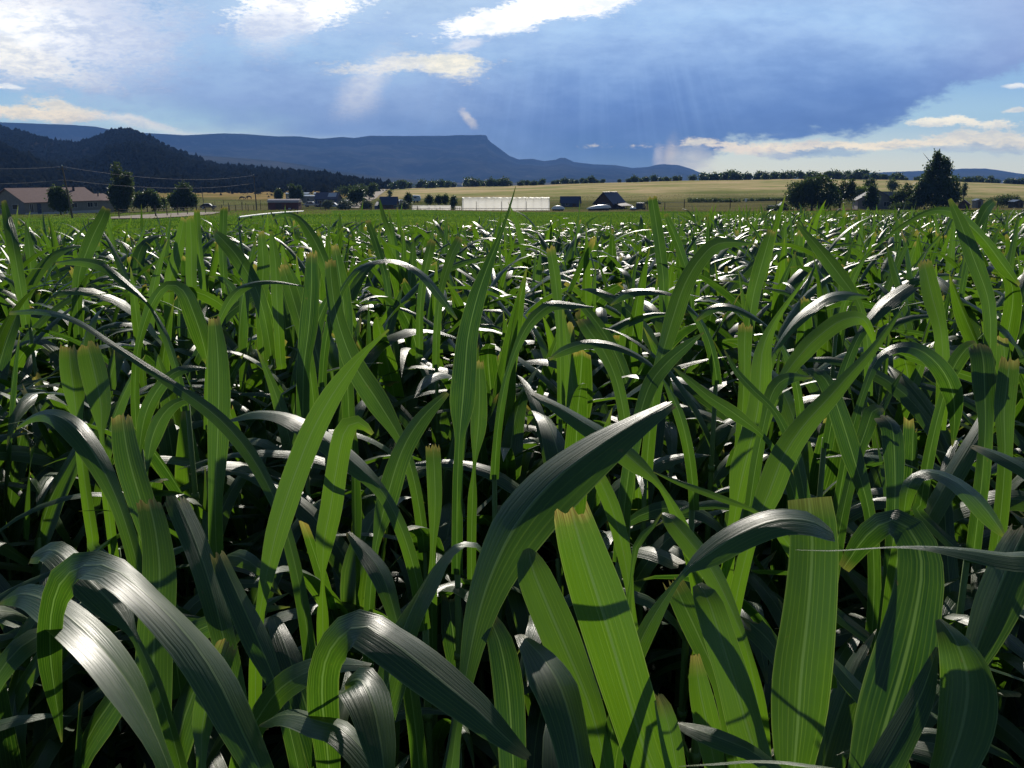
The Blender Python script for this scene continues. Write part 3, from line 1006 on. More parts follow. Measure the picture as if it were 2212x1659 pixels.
# --- woods on the left hills, one mass
def build_forest():
    r = np.random.default_rng(4)
    P, S = [], []
    for (X, Y, Z, T), n in ((hx, 22000), (hx2, 8000)):
        i = r.integers(0, X.shape[0] - 1, n)
        j = r.integers(0, X.shape[1], n)
        keep = T[i, j] <= 1.05
        i, j = i[keep], j[keep]
        f = r.uniform(0, 1, len(i))
        i2 = np.minimum(i + 1, X.shape[0] - 1)
        p = np.stack([X[i, j] + (X[i2, j] - X[i, j]) * f, Y[i, j] + (Y[i2, j] - Y[i, j]) * f, Z[i, j] + (Z[i2, j] - Z[i, j]) * f], -1)
        P.append(p)
        S.append(r.uniform(1.0, 2.3, len(i)) * np.where(r.uniform(0, 1, len(i)) < 0.06, 1.5, 1))
    # lower belt of trees at the foot of the hills
    n = 900
    d = r.uniform(520, 700, n)
    px = r.uniform(-60, 860, n)
    x = (px - CX) / (FPX * 1.025) * d
    P.append(np.stack([x, d, gz(x, d)], -1))
    S.append(r.uniform(1.2, 2.6, n))
    P, S = np.concatenate(P), np.concatenate(S)
    # each tree a lumpy crown of a few faces
    ico_v = np.array([[0, 0, 1.25], [0.9, 0, 0.35], [0.28, 0.86, 0.3], [-0.73, 0.53, 0.4], [-0.73, -0.53, 0.3], [0.28, -0.86, 0.38], [0.6, 0.5, -0.5], [-0.3, 0.8, -0.55], [-0.8, 0, -0.5], [-0.3, -0.8, -0.5], [0.6, -0.5, -0.55]])
    tri = np.array([[0, 1, 2], [0, 2, 3], [0, 3, 4], [0, 4, 5], [0, 5, 1], [1, 6, 2], [2, 7, 3], [3, 8, 4], [4, 9, 5], [5, 10, 1], [2, 6, 7], [3, 7, 8], [4, 8, 9], [5, 9, 10], [1, 10, 6]])
    v = ico_v[None] * (1 + r.normal(0, 0.22, (len(P), len(ico_v), 1))) * S[:, None, None] * np.stack([r.uniform(0.7, 1.1, len(P)), r.uniform(0.7, 1.1, len(P)), r.uniform(0.8, 1.3, len(P))], -1)[:, None, :]
    v = v + P[:, None, :] + np.array([0, 0, 1.0]) * S[:, None, None] * 0.6
    tt = tri[None] + (np.arange(len(P)) * len(ico_v))[:, None, None]
    tone = np.repeat(np.clip(r.normal(0.4, 0.3, len(P)), 0, 1), len(ico_v))
    o = link("forest", mesh_np("forest", v, None, {"tone": tone}, smooth=False, tris=tt), M_FOREST)
    tag(o, "dark pine and juniper woods covering the hills on the left", "woods", kind="stuff")


build_forest()


# ------------------------------------------------------------------ fields: grass as one mass each
def blades(name, label, cat, n, dfun, Urange, h0, h1, mat, seed, zoff=0.0):
    r = np.random.default_rng(seed)
    d = dfun(r, n)
    Ux = r.uniform(*Urange, n)
    x = Ux * d
    keep = d > corn_edge(x) + 0.2
    x, d = x[keep], d[keep]
    n = len(x)
    z = gz(x, d) + zoff
    h = r.uniform(h0, h1, n)
    wd = h * r.uniform(0.3, 0.7, n)
    a = r.uniform(0, math.pi, n)
    c, s = np.cos(a) * wd, np.sin(a) * wd
    lean = r.normal(0, 0.35, (n, 2)) * h[:, None]
    v = np.stack([np.stack([x - c * 0.5, d - s * 0.5, z - 0.05], -1), np.stack([x + c * 0.5, d + s * 0.5, z - 0.05], -1),
                  np.stack([x + c * 0.6 + lean[:, 0], d + s * 0.6 + lean[:, 1], z + h * 0.9], -1), np.stack([x - c * 0.4 + lean[:, 0], d - s * 0.4 + lean[:, 1], z + h], -1)], 1)
    q = np.arange(4 * n).reshape(n, 4)
    patch = 0.5 + 0.4 * vnoise(x * 0.06, d * 0.05, seed)
    tone = np.repeat(np.clip(patch + r.normal(0, 0.18, n), 0, 1), 4)
    o = link(name, mesh_np(name, v.reshape(-1, 3), q, {"tone": tone}, smooth=False), mat)
    tag(o, label, cat, kind="stuff")


M_ALFALFA = leafy("alfalfa", (0.045, 0.095, 0.014), (0.13, 0.20, 0.025), (0.24, 0.40, 0.03), 0.5, 0.85)
M_DRYGRASS = leafy("dry_grass", (0.12, 0.11, 0.045), (0.30, 0.24, 0.12), (0.3, 0.25, 0.1), 0.35)
blades("alfalfa", "low green forage field between the maize and the farm buildings", "crop field", 90000,
       lambda r, n: 9 + 194 * r.uniform(0, 1, n) ** 1.7, (-0.62, 0.62), 0.05, 0.17, M_ALFALFA, 31)
blades("dry_grass", "tan dry grass over the pasture and the long hill", "grass", 50000,
       lambda r, n: 205 + 140 * r.uniform(0, 1, n), (-0.62, 0.62), 0.08, 0.22, M_DRYGRASS, 32)


def strip(name, pts, mat, lift=0.03):
    """a draped track from points (px, d, half width m)"""
    v = []
    for px, d, hw in pts:
        g = ground_at(px, d)
        for s in (-1, -0.35, 0.35, 1):
            x = g[0] + s * hw
            v.append((x, d, float(gz(x, d)) + lift + (0.05 if abs(s) < 0.5 else 0)))
    n = len(pts)
    q = [(4 * i + k, 4 * i + k + 1, 4 * (i + 1) + k + 1, 4 * (i + 1) + k) for i in range(n - 1) for k in range(3)]
    o = link(name, mesh_np(name, v, q), mat)
    tag(o, kind="structure")


def interp_pts(pts, n):
    t = np.linspace(0, 1, len(pts))
    u = np.linspace(0, 1, n)
    a = np.array(pts, float)
    return [tuple(np.interp(u, t, a[:, k])[i] for k in range(3)) for i in range(n)]


strip("dirt_road", interp_pts([(752, 248, 2.6), (772, 285, 2.6), (792, 340, 2.8), (810, 410, 2.8), (825, 495, 3.2)], 40), M_ROAD, 0.12)
strip("dirt_yard", interp_pts([(250, 112, 4.0), (310, 128, 6.0), (375, 146, 6.0), (440, 165, 3.0)], 24), M_ROAD, 0.10)


# ------------------------------------------------------------------ buildings and farm things
def frame(px, d, rz=0.0, name="thing", label=None, cat=None, group=None, sink=0.0):
    g = ground_at(px, d)
    e = empty(name, g - np.array([0, 0, sink]), rz)
    tag(e, label, cat, group)
    return e


def window(parent, x0, x1, y, z0, z1, face=-1, axis="x", name="window"):
    """a framed window standing proud of a wall"""
    f, p = MB(), MB()
    t = 0.07
    if axis == "x":
        ya, yb = sorted((y, y + face * 0.06))
        for a in ((x0, x1, ya, yb, z0, z0 + t), (x0, x1, ya, yb, z1 - t, z1), (x0, x0 + t, ya, yb, z0 + t, z1 - t), (x1 - t, x1, ya, yb, z0 + t, z1 - t), ((x0 + x1) / 2 - 0.03, (x0 + x1) / 2 + 0.03, ya, yb, z0 + t, z1 - t)):
            f.box(*a)
        p.box(x0 + t, x1 - t, *sorted((y + face * 0.004, y + face * 0.03)), z0 + t, z1 - t)
    else:
        ya, yb = sorted((y, y + face * 0.06))
        for a in ((ya, yb, x0, x1, z0, z0 + t), (ya, yb, x0, x1, z1 - t, z1), (ya, yb, x0, x0 + t, z0 + t, z1 - t), (ya, yb, x1 - t, x1, z0 + t, z1 - t)):
            f.box(*a)
        p.box(*sorted((y + face * 0.004, y + face * 0.03)), x0 + t, x1 - t, z0 + t, z1 - t)
    w_ = f.build(name, M_TRIM, parent)
    p.build("pane", M_DARKGLASS, w_)


def gable(parent, L, W, H, rise, wall, roof, over=0.35, y0=0.0, x0=0.0, roof_name="roof", thick=0.12):
    """walls and gabled roof along x; front at y0"""
    wb = MB()
    wb.prism([(y0, 0), (y0 + W, 0), (y0 + W, H), (y0 + W / 2, H + rise), (y0, H)], x0, x0 + L, axis="x")
    wb.build("wall", wall, parent)
    rb = MB()
    k = rise / (W / 2)
    a, m, b = y0 - over, y0 + W / 2, y0 + W + over
    ze = H - over * k
    t = 0.03
    rb.prism([(a, ze + t), (m, H + rise + t), (b, ze + t), (b, ze + t + thick), (m, H + rise + t + thick), (a, ze + t + thick)], x0 - over, x0 + L + over, axis="x")
    return rb.build(roof_name, roof, parent)


# long house with the pink metal roof
p1, p2 = ground_at(47, 185), ground_at(211, 205)
L1 = float(np.hypot(p2[0] - p1[0], p2[1] - p1[1]))
rz = math.atan2(p2[1] - p1[1], p2[0] - p1[0])
hs = empty("farmhouse", p1 + np.array([0, 0, 0.1]), rz)
tag(hs, "long low grey farmhouse with a dusty pink metal roof", "house")
roof = gable(hs, L1, 8.6, 2.5, 2.6, M_GREYWALL, M_PINKROOF, 0.5)
MB().box(L1 * 0.80, L1 * 0.80 + 0.35, 3.0, 3.35, 3.6, 5.5).build("chimney", M_CARDARK, roof)
MB().box(0, L1, -0.012, 0, -1.2, 0.25).build("plinth", M_TRIM, hs)
wing = MB()
wing.prism([(0.8, -0.8), (6.8, -0.8), (6.8, 2.3), (3.8, 3.6), (0.8, 2.3)], L1 + 0.02, L1 + 5.4, axis="x")
wing.build("wing_wall", M_GREYWALL, hs)
rw = MB()
rw.prism([(0.4, 2.16), (3.8, 3.63), (7.2, 2.16), (7.2, 2.26), (3.8, 3.75), (0.4, 2.26)], L1 + 0.04, L1 + 5.8, axis="x")
rw = rw.build("wing_roof", M_PINKROOF, hs)
MB().tube([(L1 + 2.6, 2.6, 2.9), (L1 + 2.6, 2.6, 4.6)], 0.13, 8).build("flue", M_CARDARK, rw)
window(hs, 6.6, 8.7, 0, 0.9, 2.0)
window(hs, 12.6, 14.2, 0, 0.9, 2.0)
window(hs, 17.2, 18.8, 0, 0.9, 2.0)
window(hs, 19.2, 20.2, 0, 0.9, 2.0)
window(hs, 1.2, 2.2, 0, 0.3, 2.1)
window(hs, 1.6, 3.2, 0, 0.9, 2.0, -1, "y")
window(hs, 5.2, 6.4, 0, 0.9, 2.0, -1, "y")
db = MB().box(3.2, 4.2, -0.05, 0, 0.05, 2.1).build("door", M_BLUEWALL, hs)
MB().box(4.0, 4.07, -0.11, -0.05, 1.0, 1.08).build("handle", M_METALROOF, db)


def pole(px, d, top_row, top_px, label, arm=True, r_=0.15):
    g = ground_at(px, d)
    e = empty("utility_pole", g)
    tag(e, label, "utility pole")
    top = at(top_px, top_row, d)
    v = top - g
    MB().tube([(0, 0, -0.5), tuple(v * 0.5), tuple(v)], [r_, r_ * 0.85, r_ * 0.65], 8).build("shaft", M_WOOD, e)
    if arm:
        MB().box(v[0] - 0.7, v[0] + 0.7, v[1] - 0.26, v[1] - 0.14, v[2] - 0.45, v[2] - 0.33).build("crossarm", M_WOOD, e)
        ins = MB()
        ins.tube([(v[0], v[1], v[2] - 0.02), (v[0], v[1], v[2] + 0.08), (v[0], v[1], v[2] + 0.2)], [0.06, 0.10, 0.05], 8)
        ins.build("insulator", M_WHITE, e)
        MB().tube([(v[0] + 0.16, v[1] - 0.30, v[2] - 2.3), (v[0] + 0.16, v[1] - 0.30, v[2] - 1.9)], 0.08, 8).build("spool", M_WIRE, e)
    return top


t1 = pole(149, 130, 359, 134, "nearest utility pole, leaning left in front of the pink-roofed house")
t2 = pole(551, 219, 378, 548, "second utility pole, upright at the left of the red shed")
pole(437, 300, 402, 434, "short distant utility pole right of the broad dark pine", False, 0.12)
t0 = at(-260, 348, 95)


def cable(a, b, c, sag1, sag2, label, drop):
    a, b, c = (np.array(p) - np.array([0, 0, drop]) for p in (a, b, c))
    pts = []
    for p, q, s in ((a, b, sag1), (b, c, sag2)):
        for t in np.linspace(0, 1, 25)[(0 if p is a else 1):]:
            pts.append(tuple(p + (q - p) * t - np.array([0, 0, 4 * s * t * (1 - t)])))
    o = MB().tube(pts, 0.016, 5).build("power_cable", M_CABLE, None, True)
    tag(o, label, "cable")


cable(t0, t1, t2, 0.5, 1.4, "upper pale power cable sagging between the two utility poles", 0.05)
cable(t0, t1, t2, 0.5, 1.2, "lower pale power cable sagging between the two utility poles", 1.9)

# fences: posts and wires
def fence(pts, label, h=1.35, rails=(0.5, 0.85, 1.2), wire=0.008, step=4.0, rad=0.07, seed=0, mat=None):
    rr = random.Random(seed)
    P = [ground_at(*p) for p in pts]
    e = empty("fence", P[0])
    tag(e, label, "fence")
    tops = []
    for a, b in zip(P[:-1], P[1:]):
        L = np.linalg.norm(b - a)
        n = max(1, int(L / step))
        for k in range(n + (1 if b is P[-1] else 0)):
            q = a + (b - a) * k / n
            tops.append(np.array([q[0], q[1], float(gz(q[0], q[1]))]) - P[0])
    for t in tops[:99]:
        hh = h * rr.uniform(0.85, 1.2)
        lx = rr.uniform(-0.06, 0.06)
        MB().tube([(t[0], t[1], t[2] - 0.3), (t[0] + lx, t[1], t[2] + hh)], [rad, rad * 0.85], 6).build("post", M_POST, e)
    wb = MB()
    for z in rails:
        wb.tube([(t[0], t[1] - rad, t[2] + z) for t in tops], wire, 4)
    wb.build("wire", mat or M_WIRE, e)


fence([(250, 118), (330, 128), (420, 150), (545, 195)], "wire fence with leaning posts along the dirt yard", step=5.5, seed=1, h=1.5)
fence([(455, 205), (560, 228), (690, 236), (800, 238)], "wire fence running behind and past the red shed", step=6.5, seed=2, h=1.6)
fence([(640, 195), (700, 190), (800, 200), (900, 205)], "dark low fence along the near side of the bushes and blue barn", step=9.0, seed=3, h=1.2, wire=0.03)
fence([(1335, 245), (1400, 245), (1480, 222), (1580, 220), (1680, 222)], "tall-posted rail fence across the pasture left of the willow", step=11.5, seed=4, h=2.3, rad=0.11, rails=(1.0, 1.9), wire=0.03)
fence([(330, 250), (400, 255), (480, 275), (560, 280)], "far pasture fence below the dark pines", step=5.0, seed=5, h=1.4)

# red shed with a pale rounded roof
e = frame(609, 235, 0.03, "storage_shed", "small dark red shed with a pale rounded metal roof", "shed")
Lw, Hw, Dw = 7.9, 1.9, 4.0
MB().box(-Lw / 2, Lw / 2, 0, Dw, -0.4, Hw).build("wall", M_REDWALL, e)
prof = [(-0.15, Hw + 0.0)] + [(Dw / 2 - (Dw / 2 + 0.15) * math.cos(a), Hw + 0.02 + 0.85 * math.sin(a)) for a in np.linspace(0.1, math.pi - 0.1, 12)] + [(Dw + 0.15, Hw + 0.0)]
MB().prism(prof, -Lw / 2 - 0.15, Lw / 2 + 0.15, axis="x").build("roof", M_PALEROOF, e)
MB().box(1.3, 1.9, -0.05, 0, 0.25, 0.5).build("sign", M_WHITE, e)
MB().box(-2.0, -0.4, -0.05, 0, -0.2, 1.7).build("door", M_BROWN, e)


def car(px, d, body_mat, label, rz=0.0, L=4.4, van=False, top=None):
    e = frame(px, d, rz, "parked_van" if van else "parked_car", label, "van" if van else "car")
    h1, h2 = (1.0, 1.95) if van else (0.85, 1.45)
    W = 1.8
    b = MB()
    if van:
        pr = [(-L / 2, 0.35), (L / 2, 0.35), (L / 2, 1.0), (L / 2 - 0.8, 1.1), (L / 2 - 1.3, h2), (-L / 2 + 0.1, h2), (-L / 2, 1.2)]
    else:
        pr = [(-L / 2, 0.35), (L / 2, 0.35), (L / 2, 0.75), (L / 2 - 1.1, 0.9), (L / 2 - 1.8, h2), (-L / 2 + 1.0, h2), (-L / 2 + 0.3, 0.95), (-L / 2, 0.85)]
    b.prism(pr, -W / 2, W / 2)
    bo = b.build("body", body_mat, e)
    g = MB()
    g.prism([(-L / 2 + 0.6, h1 + 0.08), (L / 2 - 1.5, h1 + 0.08), (L / 2 - 1.9, h2 - 0.12), (-L / 2 + 1.0, h2 - 0.12)], -W / 2 - 0.012, -W / 2)
    g.build("window", M_DARKGLASS, e)
    if top:
        MB().box(-L / 2 + 1.1, L / 2 - 2.0, -W / 2 + 0.1, W / 2 - 0.1, h2 + 0.003, h2 + 0.03).build("bright_roof", top, e)  # pale roof on the car; on the van a glint built as a panel
    for sx in (-L / 2 + 0.85, L / 2 - 0.85):
        for sy in (-W / 2, W / 2):
            wh = MB().tube([(sx, sy - 0.11, 0.33), (sx, sy + 0.11, 0.33)], 0.33, 14).build("wheel", M_RUBBER, e)
            MB().tube([(sx, sy - 0.125, 0.33), (sx, sy + 0.125, 0.33)], 0.18, 10).build("rim", M_CARSILVER, wh)
    return e


def trailer(px, d, w_px, label, wall, roof, rz=0.0, H=2.5, name="trailer_home", cat="trailer", D=3.0):
    e = frame(px, d, rz, name, label, cat)
    L = w_px * d / FPX
    MB().box(-L / 2, L / 2, 0, D, 0.35, H).build("wall", wall, e)
    MB().prism([(-0.15, H - 0.05), (D / 2, H + 0.25), (D + 0.15, H - 0.05), (D + 0.15, H + 0.06), (D / 2, H + 0.38), (-0.15, H + 0.06)], -L / 2 - 0.15, L / 2 + 0.15, axis="x").build("roof", roof, e)
    n = max(1, int(L / 2.6))
    for k in range(n):
        x = -L / 2 + L * (k + 0.5) / n
        window(e, x - 0.45, x + 0.45, 0, 1.1, 1.9)
    for x in (-L / 2 + 0.8, L / 2 - 0.8):
        MB().box(x - 0.15, x + 0.15, 0.3, 0.6, -0.5, 0.345).build("support", M_POST, e)
    return e


trailer(627, 330, 22, "white trailer home half hidden behind the column trees", M_GREYWALL, M_METALROOF)
trailer(655, 330, 19, "white-roofed trailer home right of the column trees, farthest back", M_WHITE, M_METALROOF)
trailer(664, 285, 25, "pale trailer home with bright roof left of the blue house", M_GREYWALL, M_METALROOF)
trailer(687, 330, 20, "long white roofed trailer behind the blue house", M_GREYWALL, M_METALROOF)
trailer(739, 275, 29, "low white trailer right of the blue house", M_WHITE, M_WHITE, H=1.3, name="stock_trailer")
car(671, 262, M_CARSILVER, "silver car parked left of the blue house")
car(718, 250, M_CARWHITE, "white car parked in front of the blue house")
e = frame(702, 262, 0.0, "blue_house", "dark blue house with a bright metal roof panel among the trailers", "house")
Lb = 46 * 262 / FPX
r_ = gable(e, Lb, 7.0, 2.2, 1.7, M_BLUEWALL, M_BLUEROOF, 0.3, x0=-Lb / 2)
k = 1.7 / 3.5
b = MB()
zf = lambda y: 2.2 + y * k + 0.17
b.add([(0.4, 0.9, zf(0.9)), (2.8, 0.9, zf(0.9)), (2.8, 3.0, zf(3.0)), (0.4, 3.0, zf(3.0)), (0.4, 0.9, zf(0.9) + 0.06), (2.8, 0.9, zf(0.9) + 0.06), (2.8, 3.0, zf(3.0) + 0.06), (0.4, 3.0, zf(3.0) + 0.06)],
      [(0, 3, 2, 1), (4, 5, 6, 7), (0, 1, 5, 4), (1, 2, 6, 5), (2, 3, 7, 6), (3, 0, 4, 7)])
b.build("bright_panel", M_METALROOF, r_)  # bright metal panel laid on the front roof slope
window(e, -2.4, -1.2, 0, 0.8, 1.8)
window(e, 0.6, 1.8, 0, 0.8, 1.8)
MB().box(-0.5, 0.3, -0.05, 0, 0.0, 1.95).build("door", M_WHITE, e)

# barn with dark blue roof and red wall
e = frame(833, 238, 0.0, "blue_roofed_barn", "dark blue roofed barn with a red wall right of the dirt track", "barn")
Lb = 48 * 238 / FPX
gable(e, Lb * 0.72, 5.0, 1.4, 1.8, M_REDWALL, M_BLUEROOF, 0.3, x0=-Lb * 0.3)
MB().prism([(-0.2, -0.3), (4, -0.3), (4, 2.0), (-0.2, 1.1)], -Lb * 0.52, -Lb * 0.3 - 0.36, axis="x").build("lean_to", M_BLUEWALL, e)
MB().box(-0.4, 1.2, -0.05, 0, 0, 1.3).build("door", M_BROWN, e)
window(e, 2.0, 2.9, 0, 0.4, 1.1)
trailer(866, 262, 11, "tiny white trailer right of the dark blue barn", M_WHITE, M_METALROOF, H=1.6, D=2.0, name="utility_trailer")
e = frame(898, 300, 0.0, "camper", "pale blue camper parked behind the low tunnel", "camper")
MB().prism([(-1.4, 0.5), (1.3, 0.5), (1.6, 1.2), (1.2, 2.3), (-1.2, 2.4), (-1.5, 1.4)], -1.0, 1.0).build("body", plain("pale_blue_paint", (0.45, 0.52, 0.56), 0.4), e)
window(e, -0.7, 0.3, -1.0, 1.3, 1.9)
for sx in (-0.5, 0.5):
    MB().tube([(sx, -1.05, 0.3), (sx, -0.85, 0.3)], 0.3, 12).build("wheel", M_RUBBER, e)


def hoop_house(px0, px1, d, H, D, label, name, base=0.0, ribs=True):
    a, b = ground_at(px0, d), ground_at(px1, d)
    e = empty(name, (a + b) / 2)
    e.rotation_euler = (0, 0, math.atan2(b[1] - a[1], b[0] - a[0]))
    tag(e, label, "greenhouse" if H > 2 else "plant tunnel")
    L = float(np.linalg.norm(b - a))
    n = max(6, int(L / 0.5))
    m = 20
    V, Q = [], []
    rr = np.random.default_rng(int(px0))
    for i in range(n + 1):
        sagv = 0.03 * H * abs(math.sin(math.pi * i / n * L / 1.6)) + rr.normal(0, 0.008 * H)
        for j in range(m + 1):
            a_ = math.pi * j / m
            yv = D / 2 - D / 2 * np.sign(math.cos(a_)) * abs(math.cos(a_)) ** 0.55
            zv = H * math.sin(a_) ** 0.55 - sagv * math.sin(a_)
            V.append((-L / 2 + L * i / n, yv, zv - 0.1))
    for i in range(n):
        for j in range(m):
            Q.append((i * (m + 1) + j, (i + 1) * (m + 1) + j, (i + 1) * (m + 1) + j + 1, i * (m + 1) + j + 1))
    link("film_cover", mesh_np("film_cover", V, Q), M_FILM, e)
    for i, nm in ((0, "end_wall"), (n, "end_wall")):
        ring = [V[i * (m + 1) + j] for j in range(m + 1)]
        off = -0.02 if i == 0 else 0.02
        MB().add([(x + off, y, z) for x, y, z in ring], [tuple(range(m + 1))]).build(nm, M_FILM, e)
    if ribs:
        k = max(1, int(L / 1.9))
        for q in range(k + 1):
            x = -L / 2 + L * q / k
            pts = [(x, 0.02 + D / 2 - D / 2 * np.sign(math.cos(a_)) * abs(math.cos(a_)) ** 0.55 * 0.985, H * 0.965 * math.sin(a_) ** 0.55 - 0.1) for a_ in np.linspace(0, math.pi, 17)]
            MB().tube(pts, 0.018, 5).build("hoop", M_WIRE, e)
        rail = MB()
        rail.box(-L / 2 - 0.05, L / 2 + 0.05, -0.09, -0.03, 0.42, 0.54)
        rail.build("base_board", M_WOOD, e)
        for f in (0.163, 0.45, 0.733):
            MB().box(-L / 2 + L * f - 0.06, -L / 2 + L * f + 0.06, -0.16, -0.095, -0.3, H * 0.66).build("brace_post", M_WOOD, e)
    return e


hoop_house(997.5, 1188, 233, 3.45, 7.0, "large white plastic-covered hoop greenhouse in the middle of the farm", "hoop_greenhouse")
hoop_house(888, 972, 234, 1.35, 2.4, "long low white plastic tunnel left of the big greenhouse", "low_tunnel")
hoop_house(982, 995, 234, 1.2, 2.4, "short stub of plastic tunnel against the greenhouse's left end", "low_tunnel")


def tarp(px0, px1, d, H, label, slope=0.0):
    e = frame((px0 + px1) / 2, d, 0.0, "covered_stack", label, "covered stack")
    L = (px1 - px0) * d / FPX
    V, Q = [], []
    n, m = 24, 12
    for i in range(n + 1):
        f = i / n
        env = math.sin(math.pi * min(max(f, 0.0), 1.0)) ** 0.5
        for j in range(m + 1):
            a_ = math.pi * j / m
            V.append((-L / 2 + L * f, 0.9 - 0.9 * env * math.cos(a_), H * env * math.sin(a_) * (1 + slope * (f - 0.5)) + 0.4 + slope * f * 0.6))
    for i in range(n):
        for j in range(m):
            Q.append((i * (m + 1) + j, (i + 1) * (m + 1) + j, (i + 1) * (m + 1) + j + 1, i * (m + 1) + j + 1))
    link("tarp", mesh_np("tarp", V, Q), M_TARP, e)
    MB().box(-L * 0.4, L * 0.4, 0.35, 1.45, -0.3, 0.55).build("pallet", M_POST, e)


tarp(1192, 1221, 228, 0.9, "white tarp-covered stack at the right end of the greenhouse")
tarp(1268, 1322, 226, 0.85, "long white tarp-covered stack in front of the brown cabin", 0.6)
tarp(1363, 1377, 222, 0.55, "small white covered stack left of the black van")

e = frame(1234, 262, 0.0, "dark_barn", "dark blue barn behind the white tarp stack, right of the greenhouse", "barn")
Lb = 40 * 262 / FPX
gable(e, Lb, 5.0, 1.1, 1.7, M_BLUEWALL, M_BLUEROOF, 0.3, x0=-Lb / 2)
window(e, -1.6, -0.6, 0, 0.4, 1.1)
MB().box(0.5, 1.6, -0.05, 0, -0.2, 1.2).build("door", M_BROWN, e)

e = frame(1305, 250, R(-38), "log_cabin", "brown cabin with a steep roof right of the dark blue barn", "cabin")
e2 = e
wb = MB()
Wc, Dc = 6.0, 6.5
wb.prism([(-Wc / 2, -0.4), (Wc / 2, -0.4), (Wc / 2, 1.5), (0, 4.3), (-Wc / 2, 1.5)], 0, Dc)
wb.build("wall", M_BROWN, e)
kk = 2.8 / (Wc / 2)
ov = 0.5
rb = MB()
rb.prism([(-Wc / 2 - ov, 1.5 - ov * kk + 0.04), (0, 4.34), (Wc / 2 + ov, 1.5 - ov * kk + 0.04), (Wc / 2 + ov, 1.5 - ov * kk + 0.2), (0, 4.52), (-Wc / 2 - ov, 1.5 - ov * kk + 0.2)], -0.5, Dc + 0.4)
rr_ = rb.build("roof", M_BLUEROOF, e)
MB().box(-0.25, 0.25, -0.45, Dc + 0.35, 4.49, 4.56).build("ridge_glint", M_METALROOF, rr_)  # added bright strip standing in for the white glint on the ridge
window(e, -1.9, -0.8, 0, 0.4, 1.4)
window(e, 0.9, 1.9, 0, 0.4, 1.4)
MB().box(-0.45, 0.45, -0.05, 0, -0.2, 1.7).build("door", M_BLUEWALL, e)
pb = MB()
pb.prism([(3.0, 1.5), (5.6, 0.7), (5.6, 0.8), (3.0, 1.6)], 0.3, Dc)
pb.build("porch_roof", M_BROWNROOF, e)
for y in (0.5, 3.2, 6.0):
    MB().box(5.35, 5.5, y, y + 0.15, -0.4, 0.75).build("porch_post", M_POST, e)

car(1386, 236, M_CARDARK, "black van with a glinting roof in the pasture right of the cabin", 1.2, 3.6, True, M_METALROOF)  # bright metal top stands in for the glint on the roof
car(446, 255, M_CARDARK, "dark car with pale roof parked beyond the broad pine", 0.2, 4.4, False, M_METALROOF)

# --- right-hand house with its grey roof
e = frame(1897, 214, R(-14), "grey_house", "grey house with a wide gable and grey shingle roof among trees", "house")
Wc, Dc = 8.2, 11.0
MB().prism([(-Wc / 2, -0.5), (Wc / 2, -0.5), (Wc / 2, 2.2), (0, 4.4), (-Wc / 2, 2.2)], 0, Dc).build("wall", M_GREYWALL, e)
kk = 2.2 / (Wc / 2)
ov = 0.5
rf = MB().prism([(-Wc / 2 - ov, 2.2 - ov * kk + 0.04), (0, 4.44), (Wc / 2 + ov, 2.2 - ov * kk + 0.04), (Wc / 2 + ov, 2.2 - ov * kk + 0.2), (0, 4.62), (-Wc / 2 - ov, 2.2 - ov * kk + 0.2)], -0.4, Dc + 0.4).build("roof", M_SHINGLE, e)
MB().box(-0.9, -0.4, 4.0, 4.5, 3.9, 5.3).build("chimney", M_BROWN, rf)
wg = MB().box(Wc / 2 + 0.01, Wc / 2 + 4.5, 5.0, 10.5, -0.5, 2.1).build("wing_wall", M_GREYWALL, e)
MB().prism([(4.5, 2.0), (7.75, 3.9), (11.0, 2.0), (11.0, 2.15), (7.75, 4.05), (4.5, 2.15)], 1.2, Wc / 2 + 5.0, axis="x").build("wing_roof", M_SHINGLE, e)
window(e, 1.6, 2.9, 0, 0.7, 1.8)
window(e, -3.2, -2.0, 0, 0.7, 1.8)


def small_shed(px, d, W, H, rise, D, wall, roof, label, name="garden_shed", rz=0.0):
    e = frame(px, d, rz, name, label, "shed")
    MB().prism([(-W / 2, -0.3), (W / 2, -0.3), (W / 2, H), (0, H + rise), (-W / 2, H)], 0, D).build("wall", wall, e)
    k = rise / (W / 2)
    o = 0.25
    MB().prism([(-W / 2 - o, H - o * k + 0.03), (0, H + rise + 0.03), (W / 2 + o, H - o * k + 0.03), (W / 2 + o, H - o * k + 0.12), (0, H + rise + 0.13), (-W / 2 - o, H - o * k + 0.12)], -0.25, D + 0.25).build("roof", roof, e)
    db_ = MB().box(-0.35, 0.35, -0.04, 0, -0.1, min(1.75, H - 0.1)).build("door", M_WOOD, e)
    MB().box(0.2, 0.26, -0.09, -0.04, 0.8, 0.88).build("handle", M_WIRE, db_)


small_shed(1696, 232, 2.2, 0.7, 0.9, 2.0, M_POST, M_CARDARK, "tiny dark gabled shed left of the willow")
small_shed(2087, 225, 2.6, 1.1, 1.0, 3.0, M_BROWN, M_BROWNROOF, "dark brown shed tucked against the right of the tallest tree", rz=-0.5)
small_shed(2121, 232, 1.9, 1.9, 0.35, 1.9, M_GREYWALL, M_CARDARK, "small pale hut with a dark cap roof, farther right", "hut")
small_shed(2207, 232, 2.6, 1.6, 0.4, 2.4, M_POST, M_CARDARK, "dark shed at the right edge of the view", rz=0.1)
e = frame(1671, 240, 0.1, "storage_bin", "squat grey bin with a lid left of the tiny gabled shed", "bin")
MB().prism([(-0.75, 0), (0.75, 0), (0.8, 0.75), (-0.8, 0.75)], 0, 1.2).build("body", M_GREYWALL, e)
MB().box(-0.85, 0.85, -0.06, 1.26, 0.755, 0.84).build("lid", M_SHINGLE, e)
e = frame(1614, 285, 0, "beehive_box", "white upright box standing in front of the far hedge", "box")
